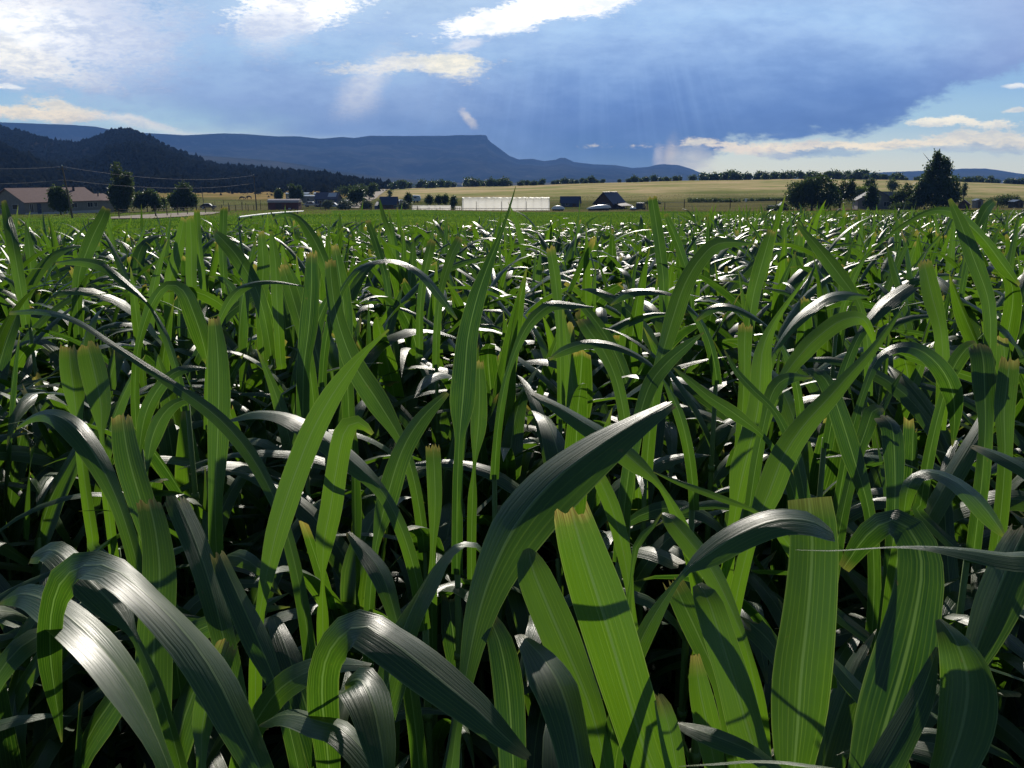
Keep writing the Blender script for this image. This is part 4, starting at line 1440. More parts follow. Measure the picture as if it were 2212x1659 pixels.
MB().box(-0.3, 0.3, 0, 0.6, 0.1, 0.95).build("body", M_WHITE, e)
MB().box(-0.36, 0.36, -0.06, 0.66, 0.953, 1.03).build("lid", M_METALROOF, e)
e = frame(977, 3300, 0.3, "distant_building", "tiny white building far off at the foot of the mesa", "building")
gable(e, 16, 9, 4, 3, M_WHITE, M_METALROOF, 0.5, x0=-8)

# irrigation pipe lying in the green field
P = [ground_at(px, d) + np.array([0, 0, 0.35]) for px, d in zip(np.linspace(512, 652, 12), np.linspace(96, 150, 12))]
base = P[0]
e = empty("irrigation_pipe", base)
tag(e, "straight white irrigation pipe lying across the green field", "pipe")
MB().tube([tuple(p - base) for p in P], 0.10, 8).build("pipe", M_WHITE, e)
for p in P[::2]:
    q = p - base
    MB().box(q[0] - 0.08, q[0] + 0.08, q[1] - 0.08, q[1] + 0.08, q[2] - 0.5, q[2] - 0.1).build("support", M_POST, e)


# grazing horses
def horse(px, d, label, rz):
    e_ = frame(px, d, rz, "horse", label, "horse")
    me = bpy.data.meshes.new("horse")
    V = [(-0.75, 0, 1.15), (-0.3, 0, 1.18), (0.3, 0, 1.16), (0.65, 0, 1.22), (0.95, 0, 1.05), (1.2, 0, 0.65), (1.38, 0, 0.35),
         (-0.8, 0.16, 0.75), (-0.92, 0.16, 0.5), (-0.85, 0.16, 0.04), (-0.8, -0.16, 0.75), (-0.92, -0.16, 0.5), (-0.85, -0.16, 0.04),
         (0.6, 0.16, 0.75), (0.62, 0.16, 0.45), (0.6, 0.16, 0.04), (0.6, -0.16, 0.75), (0.66, -0.16, 0.45), (0.72, -0.16, 0.04), (-0.98, 0, 1.0), (-1.05, 0, 0.55)]
    E = [(0, 1), (1, 2), (2, 3), (3, 4), (4, 5), (5, 6), (0, 7), (7, 8), (8, 9), (0, 10), (10, 11), (11, 12), (3, 13), (13, 14), (14, 15), (3, 16), (16, 17), (17, 18), (0, 19), (19, 20)]
    rad = [0.30, 0.32, 0.31, 0.30, 0.17, 0.14, 0.08, 0.14, 0.07, 0.05, 0.14, 0.07, 0.05, 0.12, 0.065, 0.05, 0.12, 0.065, 0.05, 0.05, 0.04]
    me.from_pydata(V, E, [])
    me.materials.append(M_HORSE)
    o = bpy.data.objects.new("body", me)
    o.parent = e_
    col.objects.link(o)
    sk = o.modifiers.new("skin", "SKIN")
    for i, s in enumerate(me.skin_vertices[0].data):
        s.radius = (rad[i], rad[i])
        s.use_root = i == 1
    sb = o.modifiers.new("sub", "SUBSURF")
    sb.levels = sb.render_levels = 1


horse(521, 330, "dark horse grazing in the far pasture, left one of two", 0.2)
horse(536, 345, "dark horse grazing in the far pasture nearer the utility pole", 2.9)


# ------------------------------------------------------------------ maize
def ribbons(C, S, W, na, rib_drop, ripple, jag, r, cut, tone, dry_len=0.02):
    """leaf blades from centre lines. C, S: (L, n, 3); W: (L, n); cut: (L,) bool; returns per-leaf arrays"""
    L, n, _ = C.shape
    T = np.gradient(C, axis=1)
    T /= np.maximum(np.linalg.norm(T, axis=2, keepdims=True), 1e-9)
    S = S - T * (S * T).sum(2, keepdims=True)
    S /= np.maximum(np.linalg.norm(S, axis=2, keepdims=True), 1e-9)
    N = np.cross(S, T)
    u = np.linspace(-1, 1, na)
    arc = np.concatenate([np.zeros((L, 1)), np.cumsum(np.linalg.norm(np.diff(C, axis=1), axis=2), 1)], 1)
    ph = r.uniform(0, 6.28, (L, 1, 2))
    fr = r.uniform(22, 46, (L, 1, 1))
    side = (u > 0).astype(int)
    wave = np.sin(arc[:, :, None] * fr + ph[:, :, side]) * (u ** 2)[None, None, :]
    h = rib_drop[:, None, None] * W[:, :, None] * 0.5 * np.abs(u)[None, None, :] ** 1.3 + ripple[:, None, None] * W[:, :, None] * wave
    V = C[:, :, None, :] + S[:, :, None, :] * (W[:, :, None] * 0.5 * u)[..., None] + N[:, :, None, :] * h[..., None]
    # ragged cut ends
    j = r.uniform(-1, 0.35, (L, na)) * jag[:, None] * cut[:, None]
    V[:, -1] += T[:, -1][:, None, :] * j[..., None]
    V[:, -2] += T[:, -2][:, None, :] * (j * 0.35)[..., None]
    dist_tip = arc[:, -1:] - arc
    dry = np.where(cut[:, None], np.clip(1 - dist_tip / dry_len, 0, 1), 0.4 * np.clip(1 - dist_tip / dry_len, 0, 1))
    dry = np.repeat(dry[:, :, None], na, 2)
    uv = np.stack([np.broadcast_to((u * 0.5 + 0.5)[None, None, :], (L, n, na)), np.broadcast_to(arc[:, :, None], (L, n, na))], -1)
    tn = np.broadcast_to(tone[:, None, None], (L, n, na))
    idx = np.arange(n * na).reshape(n, na)
    q = np.stack([idx[:-1, :-1], idx[:-1, 1:], idx[1:, 1:], idx[1:, :-1]], -1).reshape(-1, 4)
    return V, q, uv, dry, tn


def leaf_profile(s):
    w_ = (0.45 + 0.55 * np.clip(s / 0.3, 0, 1) ** 0.8) * np.clip(1 - s ** 2.0, 0, 1) ** 0.85
    return np.maximum(w_, 0.015)


def plant_leaves(x, y, z, hs, r, nseg, na, scale=1.0, count=None, erect=0.5, dry_len=0.012):
    """random blades of one or many plants; x, y, z, hs arrays of plants. returns ribbons and plant index"""
    x, y, z, hs = (np.atleast_1d(np.asarray(a, float)) for a in (x, y, z, hs))
    P = len(x)
    nl = count or 8
    i = np.tile(np.arange(nl), P)
    pid = np.repeat(np.arange(P), nl)
    L = len(i)
    f = i / (nl - 1)
    az0 = r.uniform(0, 2 * math.pi, P)
    az = az0[pid] + (i % 2) * math.pi + r.normal(0, 0.4, L)
    up = (r.uniform(0, 1, L) < erect * np.clip((f - 0.25) * 1.6, 0, 1)) & (f > 0.35)
    th0 = np.radians(np.clip(52 + 28 * f + r.normal(0, 8, L), 28, 88))
    th0 = np.where(up, np.radians(np.clip(r.normal(80, 8, L), 55, 92)), th0)
    bend = np.radians(np.where(up, r.uniform(0, 32, L), r.uniform(70, 140, L)))
    pw = np.where(up, 1.6, r.uniform(0.8, 1.5, L))
    length = r.uniform(0.58, 0.98, L) * np.where(up, 0.92, 1.0) * (0.75 + 0.35 * np.sin(math.pi * np.clip(f, 0.1, 0.95))) * scale
    width = r.uniform(0.052, 0.102, L) * (0.75 + 0.3 * f) * scale ** 0.5
    cut = np.where(up, r.uniform(0, 1, L) < 0.45, r.uniform(0, 1, L) < 0.12)
    cf = np.where(cut, r.uniform(0.45, 0.82, L), 1.0)
    bz = z[pid] + hs[pid] * (0.12 + 0.88 * f ** 0.65)
    s = np.linspace(0, 1, nseg)[None, :] * cf[:, None]
    th = th0[:, None] - bend[:, None] * s ** pw[:, None]
    azs = az[:, None] + r.normal(0, 0.55, L)[:, None] * s ** 1.5
    ds = length * cf / (nseg - 1)
    dx = np.stack([np.cos(th) * np.cos(azs), np.cos(th) * np.sin(azs), np.sin(th)], -1) * ds[:, None, None]
    C = np.concatenate([np.zeros((L, 1, 3)), np.cumsum((dx[:, :-1] + dx[:, 1:]) * 0.5, 1)], 1)
    C += np.stack([x[pid], y[pid], bz], -1)[:, None, :]
    Sx = np.stack([-np.sin(azs), np.cos(azs), np.zeros_like(azs)], -1)
    Tn = np.stack([np.cos(th) * np.cos(azs), np.cos(th) * np.sin(azs), np.sin(th)], -1)
    B = np.cross(Tn, Sx)
    tw = (r.normal(0, 1.0, L) * np.where(up, 0.95, 0.55))[:, None] * s
    S = Sx * np.cos(tw)[..., None] + B * np.sin(tw)[..., None]
    W = width[:, None] * leaf_profile(s)
    tone = np.clip(r.normal(0.38, 0.3, L), 0, 1)
    return ribbons(C, S, W, na, r.uniform(0.08, 0.5, L), r.uniform(0.0, 0.06, L), r.uniform(0.01, 0.09, L), r, cut, tone, dry_len), pid


def one_leaf(parent, V, q, uv, dry, tn, k):
    me = mesh_np("leaf", V[k].reshape(-1, 3), q, {"dry": dry[k].ravel(), "tone": tn[k].ravel()}, uv[k].reshape(-1, 2))
    return link("leaf", me, M_LEAF, parent)


def stalk(parent, top, r0=0.011, lean=(0, 0)):
    mb = MB()
    n = 5
    pts = [(lean[0] * (k / n) ** 2, lean[1] * (k / n) ** 2, -0.04 + (top + 0.04) * k / n) for k in range(n + 1)]
    mb.tube(pts, [r0 * (1 - 0.5 * k / n) for k in range(n + 1)], 7)
    # leaf sheath joints
    for k in range(1, n):
        p = pts[k]
        mb.tube([(p[0], p[1], p[2] - 0.008), (p[0], p[1], p[2] + 0.008)], r0 * (1.25 - 0.5 * k / n), 7)
    mb.build("stalk", M_STALK, parent, True)


# --- blades traced in the photograph, each on its own stalk.
# crops: A bottom left, B bottom right, C middle left, D middle right, F whole frame
OFF = {"A": (0, 973.3, 0.5), "B": (1106, 973.3, 0.5), "C": (0, 442.4, 0.5), "D": (1106, 442.4, 0.5), "F": (0, 0, 1.0)}
GM = "maize plants rising out of the middle of the crop"
HERO = [
    # (label, [(crop, d_base, d_tip, cut, tilt, [(x, y, w), ...] from base to tip), ...])
    ("maize plant with the broadest drooping leaf, arched over at the lower left", [("A", 1.02, 1.32, 0, 42, [(1130, 1390, 110), (1040, 1200, 150), (950, 1010, 180), (850, 850, 190), (720, 700, 200), (590, 580, 200), (470, 500, 175), (350, 500, 140), (262, 570, 120), (222, 700, 98), (216, 860, 100), (232, 1010, 80), (252, 1140, 45), (268, 1260, 6)])]),
    ("maize plant with a glossy arched leaf behind the broad lower-left arch", [("A", 1.12, 1.42, 0, 46, [(740, 1400, 110), (650, 1180, 150), (540, 980, 170), (410, 820, 165), (290, 710, 130), (180, 640, 85), (90, 620, 60), (0, 655, 12)]), ("A", 1.3, 1.4, 0, 30, [(-60, 1060, 80), (40, 900, 95), (130, 820, 90), (230, 775, 50)])]),
    ("maize plant whose bent leaf crosses lower centre down to a split brown tip", [("A", 1.22, 0.98, 1, 38, [(1425, 1420, 95), (1410, 1250, 118), (1392, 1080, 138), (1400, 930, 140), (1455, 820, 140), (1560, 755, 155), (1690, 825, 168), (1820, 925, 165), (1950, 1030, 140), (2060, 1120, 118), (2180, 1235, 80), (2290, 1330, 30)])]),
    ("maize plant with a pale shining leaf folded over left of the big slanting blade", [("A", 1.36, 1.6, 0, 46, [(1635, 1200, 110), (1680, 990, 145), (1735, 790, 155), (1805, 630, 155), (1885, 490, 140), (1985, 410, 85), (2070, 425, 55), (2112, 490, 8)])]),
    ("maize plant with a long bright lime blade slanting up left of centre", [("F", 1.62, 1.85, 0, 15, [(562, 1320, 20), (580, 1225, 36), (597, 1148, 50), (620, 1073, 56), (647, 998, 54), (675, 930, 52), (712, 862, 45), (750, 806, 32), (788, 760, 15), (840, 712, 4)])]),
    ("maize plant with a great dark blade sweeping up right to a frayed tip", [("F", 1.10, 1.52, 1, 44, [(985, 1580, 22), (1005, 1470, 34), (1028, 1350, 62), (1062, 1240, 84), (1118, 1130, 100), (1200, 1035, 98), (1295, 962, 76), (1385, 905, 44), (1452, 868, 22)])]),
    ("maize plant with a grey frayed leaf top leaning left behind the lower-left arch", [("A", 1.55, 1.75, 1, 30, [(960, 780, 100), (905, 570, 115), (840, 380, 115), (758, 195, 100)])]),
    ("maize plant with a narrow shredded shiny leaf beside the grey frayed one", [("A", 1.45, 1.58, 1, 35, [(1200, 1030, 60), (1110, 810, 112), (1025, 620, 105), (945, 440, 75)])]),
    ("maize plant with a broad half-shaded square-cut leaf rising behind the lower-left arch", [("A", 1.4, 1.65, 1, 15, [(700, 1280, 80), (665, 1020, 150), (668, 800, 150), (690, 560, 140), (675, 370, 120), (640, 205, 100)])]),
    ("maize plant with a plain grey-green square-topped blade at left", [("F", 1.9, 2.0, 1, 10, [(335, 1190, 44), (305, 1085, 55), (277, 985, 56), (263, 896, 42)])]),
    ("maize plant with a dull arched leaf falling right near the left edge", [("C", 1.8, 2.0, 0, 42, [(500, 1260, 60), (415, 1090, 80), (325, 965, 82), (235, 908, 58), (150, 915, 32), (70, 965, 10)])]),
    ("maize plant with an upright leaf curling over just right of the long lime blade", [("F", 1.85, 1.95, 0, 20, [(697, 1250, 8), (700, 1170, 42), (714, 1095, 50), (727, 1010, 46), (745, 930, 44), (775, 912, 28), (805, 938, 8)])]),
    ("maize plant with a half-rolled leaf slanting right below the tall central blade", [("F", 2.0, 2.2, 0, 25, [(812, 1180, 15), (835, 1080, 48), (868, 975, 46), (910, 905, 38), (966, 848, 12)])]),
    ("maize plant with a short notched upright leaf in the dark centre", [("F", 2.2, 2.3, 1, 5, [(935, 1190, 12), (940, 1090, 30), (938, 1010, 34), (935, 960, 32)])]),
    ("maize plant with a yellow-tipped dark leaf pointing up left at lower centre", [("A", 1.5, 1.62, 1, 35, [(1720, 760, 60), (1660, 560, 100), (1590, 450, 70), (1500, 352, 18)])]),
    ("maize plant with a grey-green leaf drooping at the bottom edge left of centre", [("A", 0.98, 1.16, 0, 46, [(1665, 1420, 110), (1640, 1230, 150), (1605, 1080, 145), (1555, 990, 95), (1490, 1010, 25)]), ("A", 1.12, 1.25, 0, 50, [(1500, 1220, 90), (1370, 1165, 90), (1230, 1140, 70), (1120, 1185, 8)])]),
    ("maize plant with a leaf arching in from behind the lower-centre bent leaf", [("A", 1.35, 1.2, 0, 35, [(1075, 1230, 95), (1190, 1050, 115), (1310, 965, 105), (1440, 925, 70), (1600, 930, 20)])]),
    ("maize plant with a white-glinting leaf drooping at the bottom centre", [("F", 0.97, 1.18, 0, 47, [(1258, 1690, 88), (1237, 1570, 86), (1206, 1475, 70), (1165, 1412, 42), (1122, 1370, 12)]), ("F", 1.1, 1.22, 0, 25, [(1108, 1640, 60), (1098, 1490, 66), (1080, 1390, 56), (1055, 1332, 30)])]),
    ("maize plant with a dark leaf drooping behind the lower-left arch's crest", [("A", 1.4, 1.55, 0, 40, [(580, 800, 30), (490, 670, 110), (345, 525, 120), (235, 430, 105), (135, 460, 40)])]),
    ("maize plant with a short bright square-cut leaf under the lower-left arch", [("A", 1.3, 1.4, 1, 10, [(870, 1340, 40), (880, 1160, 95), (930, 980, 112), (990, 822, 92)])]),
    ("maize plant with the widest sunlit leaf, torn off square with brown teeth", [("B", 1.06, 1.16, 1, 12, [(640, 1480, 190), (570, 1290, 205), (505, 1080, 222), (440, 860, 232), (372, 640, 230), (305, 430, 200), (250, 245, 160)])]),
    ("maize plant with a dark folded leaf left of the widest sunlit leaf", [("B", 1.15, 1.28, 0, 25, [(420, 1440, 70), (345, 1130, 135), (240, 870, 172), (150, 660, 172), (85, 500, 135), (70, 420, 40)])]),
    ("maize plant with an arched leaf over a broad hanging blade, lower right of centre", [("B", 1.18, 1.22, 0, 40, [(730, 545, 20), (840, 455, 90), (975, 365, 112), (1140, 300, 125), (1290, 305, 128), (1390, 360, 60)]), ("B", 1.16, 1.3, 0, 20, [(1215, 1420, 150), (1235, 1180, 225), (1250, 950, 248), (1275, 730, 232), (1292, 520, 215), (1296, 350, 205), (1280, 205, 186)])]),
    ("maize plant with a tall leaf bent over double at the lower right", [("B", 1.12, 1.38, 0, 25, [(1540, 1440, 180), (1615, 1180, 250), (1690, 930, 262), (1745, 690, 215), (1770, 500, 190), (1735, 360, 160), (1640, 300, 115), (1530, 370, 105), (1432, 510, 50)])]),
    ("maize plant with a big dark drooping leaf at the bottom right corner", [("B", 1.0, 1.12, 0, 30, [(1860, 1450, 180), (1945, 1190, 235), (1968, 980, 212), (1915, 820, 135), (1845, 728, 30)]), ("B", 1.02, 1.12, 0, 10, [(1560, 1450, 150), (1670, 1240, 140), (1770, 1050, 105), (1838, 850, 16)])]),
    ("maize plant with a leaf flecked by light streaks at the right edge", [("B", 1.25, 1.35, 1, 35, [(1960, 1000, 70), (2020, 820, 150), (2085, 640, 215), (2165, 450, 190), (2225, 330, 120)])]),
    ("maize plant with a slim bent leaf right of the widest sunlit leaf", [("B", 1.3, 1.42, 0, 28, [(1010, 850, 50), (935, 660, 82), (855, 505, 92), (760, 385, 82), (690, 305, 60), (648, 272, 14)])]),
    ("maize plant with a long leaf half in shade hanging beside the widest sunlit leaf", [("B", 1.15, 1.28, 0, 28, [(1090, 1450, 130), (1015, 1190, 175), (950, 960, 155), (890, 770, 135), (845, 640, 112), (800, 577, 40)])]),
    ("maize plant with a small ragged brown-tipped leaf at lower right of centre", [("B", 1.3, 1.4, 1, 15, [(890, 1000, 60), (815, 820, 102), (740, 660, 104), (690, 555, 84)])]),
    ("maize plant with a short sunlit leaf at the bottom right of the widest leaf", [("B", 1.14, 1.2, 1, 12, [(890, 1450, 80), (845, 1200, 112), (808, 1020, 95), (790, 880, 40)]), ("B", 1.05, 1.1, 1, 8, [(720, 1450, 90), (690, 1250, 100), (655, 1110, 75), (630, 1050, 40)])]),
    ("maize plant with a pale leaf lying flat along the bottom edge", [("B", 0.9, 1.0, 0, 60, [(1560, 1420, 90), (1260, 1352, 80), (1060, 1338, 54), (900, 1350, 32), (720, 1364, 5)]), ("B", 1.05, 1.1, 0, 45, [(1080, 1330, 60), (920, 1250, 80), (790, 1205, 62), (700, 1175, 16)])]),
    ("maize plant with a long bright blade slanting up right on the right-hand side", [("D", 1.7, 1.95, 0, 12, [(1040, 1420, 60), (1110, 1245, 108), (1170, 1090, 110), (1258, 955, 96), (1365, 838, 80), (1450, 742, 60), (1560, 622, 40), (1655, 490, 20), (1702, 418, 5)])]),
    ("maize plant with a straight bright blade crossed by shadow bands at right of centre", [("D", 2.15, 2.3, 0, 5, [(965, 1330, 50), (1000, 1150, 112), (1038, 1000, 102), (1066, 850, 95), (1075, 700, 90), (1090, 600, 62), (1150, 480, 26), (1292, 288, 6)])]),
    ("maize plant with a square-cut bright leaf slanting down right under the great dark blade", [("D", 1.7, 1.85, 1, 30, [(640, 1215, 22), (525, 1105, 76), (400, 1000, 86), (280, 922, 76), (180, 860, 56), (95, 815, 32)])]),
    ("maize plant with a thin lime leaf angled down right at right of centre", [("B", 1.55, 1.65, 0, 15, [(1075, 280, 18), (900, 205, 32), (740, 145, 28), (612, 92, 5)])]),
    ("maize plant with a smooth grey-green arched leaf at far right of the lower field", [("B", 1.5, 1.5, 0, 42, [(1690, 300, 40), (1715, 150, 70), (1785, 92, 72), (1900, 125, 92), (2010, 212, 100), (2090, 312, 60), (2135, 380, 8)])]),
    ("maize plant with a curved dark leaf behind the widest sunlit leaf", [("B", 1.5, 1.6, 0, 15, [(515, 660, 30), (485, 460, 62), (432, 250, 70), (355, 75, 58)])]),
    ("maize plant with a narrow folded leaf lying level across the right side", [("B", 1.05, 1.12, 0, 50, [(2300, 480, 100), (2120, 455, 90), (1950, 430, 62), (1700, 412, 26), (1400, 430, 15), (1225, 428, 4)])]),
    ("maize plant with a twisted grey leaf low between two broad right-hand blades", [("B", 1.25, 1.3, 0, 35, [(1560, 1110, 80), (1455, 985, 92), (1365, 885, 45)]), ("B", 1.35, 1.42, 0, 10, [(512, 580, 14), (540, 400, 32), (590, 350, 26), (648, 268, 5)])]),
    ("maize plant with a tall straight olive blade left of centre", [("C", 2.15, 2.3, 1, 5, [(930, 1270, 60), (940, 1010, 92), (945, 810, 96), (940, 630, 80), (925, 482, 46)])]),
    ("maize plant with a pair of square-cut sunlit leaves near the left edge", [("C", 2.4, 2.5, 1, 5, [(440, 1000, 20), (435, 860, 92), (405, 710, 110), (375, 595, 84)]), ("C", 2.45, 2.55, 1, 5, [(335, 950, 40), (318, 800, 85), (305, 700, 85), (298, 608, 72)])]),
    ("maize plant with the tallest blade, tapering to a whip that crosses the greenhouse", [("C", 2.2, 2.5, 0, 5, [(1985, 1010, 40), (1998, 860, 110), (2010, 710, 106), (2022, 570, 92), (2058, 410, 76), (2098, 290, 52), (2135, 195, 32), (2175, 90, 14), (2205, 0, 9), (2228, -80, 3)]), ("C", 2.4, 2.5, 1, 5, [(2050, 1120, 15), (2066, 960, 70), (2072, 810, 62), (2070, 672, 36)])]),
    ("maize plant with two torn-top blades standing left of the tallest one", [("C", 3.0, 3.1, 1, 5, [(1315, 680, 60), (1335, 520, 80), (1345, 360, 66), (1346, 200, 46)]), ("C", 3.1, 3.2, 1, 10, [(1310, 560, 50), (1265, 400, 62), (1220, 260, 42)])]),
    ("maize plant with a long blade running diagonally down toward the dark centre", [("C", 2.6, 2.9, 1, 15, [(1730, 1010, 50), (1630, 845, 100), (1530, 690, 88), (1462, 510, 66), (1435, 360, 62), (1425, 235, 46)])]),
    ("maize plant with a dark upright blade beside the long diagonal one", [("C", 2.95, 3.05, 1, 5, [(1495, 640, 60), (1488, 470, 70), (1468, 310, 60), (1444, 170, 30)])]),
    ("maize plant with a whip-thin leaf trailing diagonally across the left half", [("C", 1.8, 2.4, 0, 30, [(1190, 1280, 50), (1075, 1070, 56), (930, 910, 50), (750, 780, 36), (500, 612, 27), (330, 502, 24), (180, 462, 22), (40, 468, 12)])]),
    ("maize plant with a shining leaf lying over to the right at left of centre", [("C", 1.95, 2.1, 0, 45, [(1640, 1225, 45), (1510, 1098, 90), (1375, 985, 102), (1235, 912, 90), (1100, 897, 68), (990, 930, 16)])]),
    ("maize plant with a hooped narrow leaf at left, falling to the right", [("C", 2.9, 3.0, 0, 25, [(605, 580, 30), (655, 430, 45), (720, 348, 42), (790, 370, 70), (842, 485, 86), (880, 605, 70), (897, 690, 16)])]),
    ("maize plant with a slanting leaf tip in front of the far green field, left", [("C", 4.3, 4.5, 0, 15, [(1100, 350, 60), (1025, 225, 70), (962, 152, 56), (925, 115, 18)])]),
    ("maize plant with two dark pointed blades left of centre", [("C", 4.4, 4.5, 1, 5, [(1130, 400, 50), (1137, 260, 56), (1128, 112, 24)]), ("C", 4.2, 4.3, 0, 5, [(1195, 380, 50), (1190, 250, 48), (1172, 115, 14)])]),
    ("maize plant with three square-topped sunlit blades against the dirt yard", [("C", 4.9, 5.0, 1, 5, [(828, 300, 46), (826, 160, 46), (820, 46, 30)]), ("C", 5.0, 5.1, 1, 5, [(740, 300, 50), (772, 175, 46), (797, 55, 26)]), ("C", 5.3, 5.4, 1, 5, [(858, 160, 30), (853, 90, 30), (850, 18, 24)])]),
    ("maize plant with a lone square-cut leaf top below the red shed", [("C", 5.9, 6.0, 1, 5, [(962, 160, 36), (965, 70, 34), (968, 6, 30)])]),
    ("maize plant with a shiny hoop of leaf just left of the tallest blade", [("C", 2.9, 3.0, 0, 40, [(1500, 330, 22), (1570, 262, 36), (1695, 240, 42), (1810, 290, 46), (1892, 382, 40), (1975, 495, 8)])]),
    ("maize plant with a fine arched leaf at upper left", [("C", 2.9, 3.1, 0, 35, [(650, 440, 14), (560, 352, 30), (452, 272, 32), (350, 245, 26), (240, 252, 10)])]),
    ("maize plant with a hooped leaf ending level, left of the torn-top blades", [("C", 2.9, 3.0, 0, 35, [(945, 510, 25), (1005, 395, 38), (1080, 342, 32), (1180, 330, 26), (1315, 352, 5)])]),
    ("maize plant with a dark ragged blade slanting past the house front", [("C", 4.6, 4.8, 1, 8, [(350, 270, 50), (398, 145, 64), (438, 62, 54), (462, 8, 36)])]),
    ("maize plant with a dark pointed blade at the left edge below the house", [("C", 4.2, 4.4, 1, 5, [(62, 200, 50), (45, 110, 48), (30, 50, 36), (15, -20, 20)])]),
    ("maize plant with an arched leaf hooking right below the bushes", [("C", 4.8, 5.0, 0, 25, [(1392, 225, 52), (1345, 130, 52), (1292, 60, 28), (1235, 40, 18), (1175, 60, 10)])]),
    ("maize plant with a slim blade leaning left below the blue barn", [("C", 4.9, 5.1, 1, 5, [(1660, 290, 28), (1625, 170, 32), (1588, 66, 22)])]),
    ("maize plant with a fine pointed tip standing up against the green field", [("C", 6.8, 7.0, 0, 5, [(1680, 110, 26), (1655, 40, 20), (1640, -25, 4)])]),
    ("maize plant with two square-cut tops just left of the tallest blade", [("C", 3.9, 4.1, 1, 5, [(1910, 350, 30), (1948, 225, 42), (1988, 140, 34)]), ("C", 4.0, 4.1, 1, 5, [(1830, 310, 30), (1853, 210, 42), (1866, 150, 36)])]),
    ("maize plant with a leaf curling right beside the tall olive blade's foot", [("C", 2.2, 2.3, 0, 25, [(635, 1150, 10), (660, 1000, 72), (718, 890, 62), (800, 842, 32), (880, 860, 6)])]),
    ("maize plant with a grey-topped bowed leaf left of the tall olive blade", [("C", 2.3, 2.4, 0, 30, [(598, 1110, 10), (620, 940, 52), (660, 832, 52), (730, 742, 42), (805, 706, 36), (892, 706, 7)])]),
    ("maize plant with the tallest pair of blades right of the greenhouse", [("F", 5.2, 5.4, 1, 3, [(1432, 590, 24), (1421, 505, 25), (1408, 423, 20)]), ("F", 5.3, 5.4, 0, 8, [(1485, 590, 14), (1462, 522, 19), (1438, 462, 9)])]),
    ("maize plant with a huge dark arching leaf right of centre, shiny at its crest", [("D", 2.8, 3.1, 0, 30, [(640, 680, 60), (695, 490, 78), (748, 340, 70), (820, 225, 56), (900, 165, 42), (1050, 168, 5)])]),
    ("maize plant with an upright square-cut blade right of the dark arching leaf", [("D", 4.4, 4.5, 1, 5, [(1050, 360, 60), (1088, 225, 62), (1122, 106, 36)])]),
    ("maize plant with a long tapering blade slanting left in the right half", [("D", 3.3, 3.6, 0, 12, [(1490, 410, 30), (1405, 290, 62), (1312, 172, 46), (1225, 75, 8)])]),
    ("maize plant with a high arching leaf under the tallest tree", [("D", 3.8, 4.1, 0, 25, [(1540, 210, 10), (1680, 95, 16), (1800, 30, 24), (1900, 32, 42), (1980, 92, 52), (2050, 165, 50), (2120, 260, 60), (2190, 350, 20)]), ("D", 3.6, 3.8, 0, 10, [(2050, 380, 60), (1992, 225, 66), (1940, 85, 52), (1890, -25, 16)])]),
    ("maize plant with a single rolled leaf top at upper right near the sheds", [("D", 4.8, 5.0, 1, 10, [(2005, 110, 18), (2045, 25, 48), (2088, -22, 26)])]),
    ("maize plant with a bright-crested hoop leaf at right of centre", [("D", 2.6, 2.8, 0, 38, [(1155, 600, 30), (1245, 485, 56), (1340, 412, 56), (1430, 386, 46), (1545, 398, 5)])]),
    ("maize plant with a big hooped leaf standing over the bright right-hand blade", [("D", 2.35, 2.5, 0, 30, [(1170, 750, 50), (1265, 625, 66), (1350, 547, 62), (1430, 496, 56), (1512, 490, 42), (1556, 560, 30), (1567, 625, 5)])]),
    ("maize plant with a split brush-like leaf end at right", [("D", 2.6, 2.75, 1, 30, [(1510, 550, 40), (1598, 442, 70), (1670, 382, 66), (1728, 342, 52)])]),
    ("maize plant with a short dark leaf with a white square top right of centre", [("D", 2.8, 2.85, 1, 12, [(1003, 720, 50), (1005, 590, 60), (1010, 512, 62)])]),
    ("maize plant with a square-cut leaf leaning left under the greenhouse", [("D", 2.5, 2.65, 1, 12, [(445, 740, 50), (395, 630, 62), (335, 545, 62), (300, 488, 56)])]),
    ("maize plant with a dark low hoop of leaf above the great dark blade's tip", [("D", 2.2, 2.35, 0, 35, [(640, 735, 10), (562, 662, 32), (450, 610, 38), (340, 596, 38), (230, 626, 36), (160, 668, 8)])]),
    ("maize plant with a dark tapering blade pointing up right at the centre", [("D", 2.1, 2.3, 0, 20, [(550, 920, 60), (598, 775, 72), (668, 684, 62), (750, 612, 42), (828, 552, 6)])]),
    ("maize plant with a long hoop of leaf hanging down at right", [("D", 2.25, 2.3, 0, 30, [(1515, 820, 30), (1575, 675, 50), (1660, 617, 52), (1760, 627, 62), (1850, 702, 76), (1902, 805, 82), (1912, 925, 50), (1902, 1045, 5)])]),
    ("maize plant with a leaf folded square over the right-hand canopy", [("D", 2.2, 2.35, 1, 20, [(2045, 950, 60), (2042, 790, 92), (2036, 670, 96), (2018, 598, 86)]), ("D", 2.35, 2.4, 0, 12, [(1880, 780, 40), (1915, 690, 66), (1965, 620, 60), (2005, 596, 30)])]),
    ("maize plant with a broad sunlit square-cut leaf far right of centre", [("D", 3.1, 3.25, 1, 8, [(1850, 530, 60), (1812, 385, 76), (1778, 238, 56)])]),
    ("maize plant with two shiny drooping leaves side by side at lower right", [("D", 1.85, 1.95, 1, 35, [(1655, 1240, 70), (1652, 1060, 92), (1640, 955, 86), (1598, 912, 55)]), ("D", 1.95, 2.0, 0, 35, [(1485, 1100, 50), (1535, 955, 62), (1560, 888, 56), (1605, 880, 16)])]),
    ("maize plant with a bent dark-green leaf right of the shadow-banded blade", [("D", 1.9, 2.05, 0, 25, [(1535, 1290, 50), (1475, 1090, 86), (1425, 930, 86), (1372, 785, 76), (1320, 722, 50), (1255, 712, 8)])]),
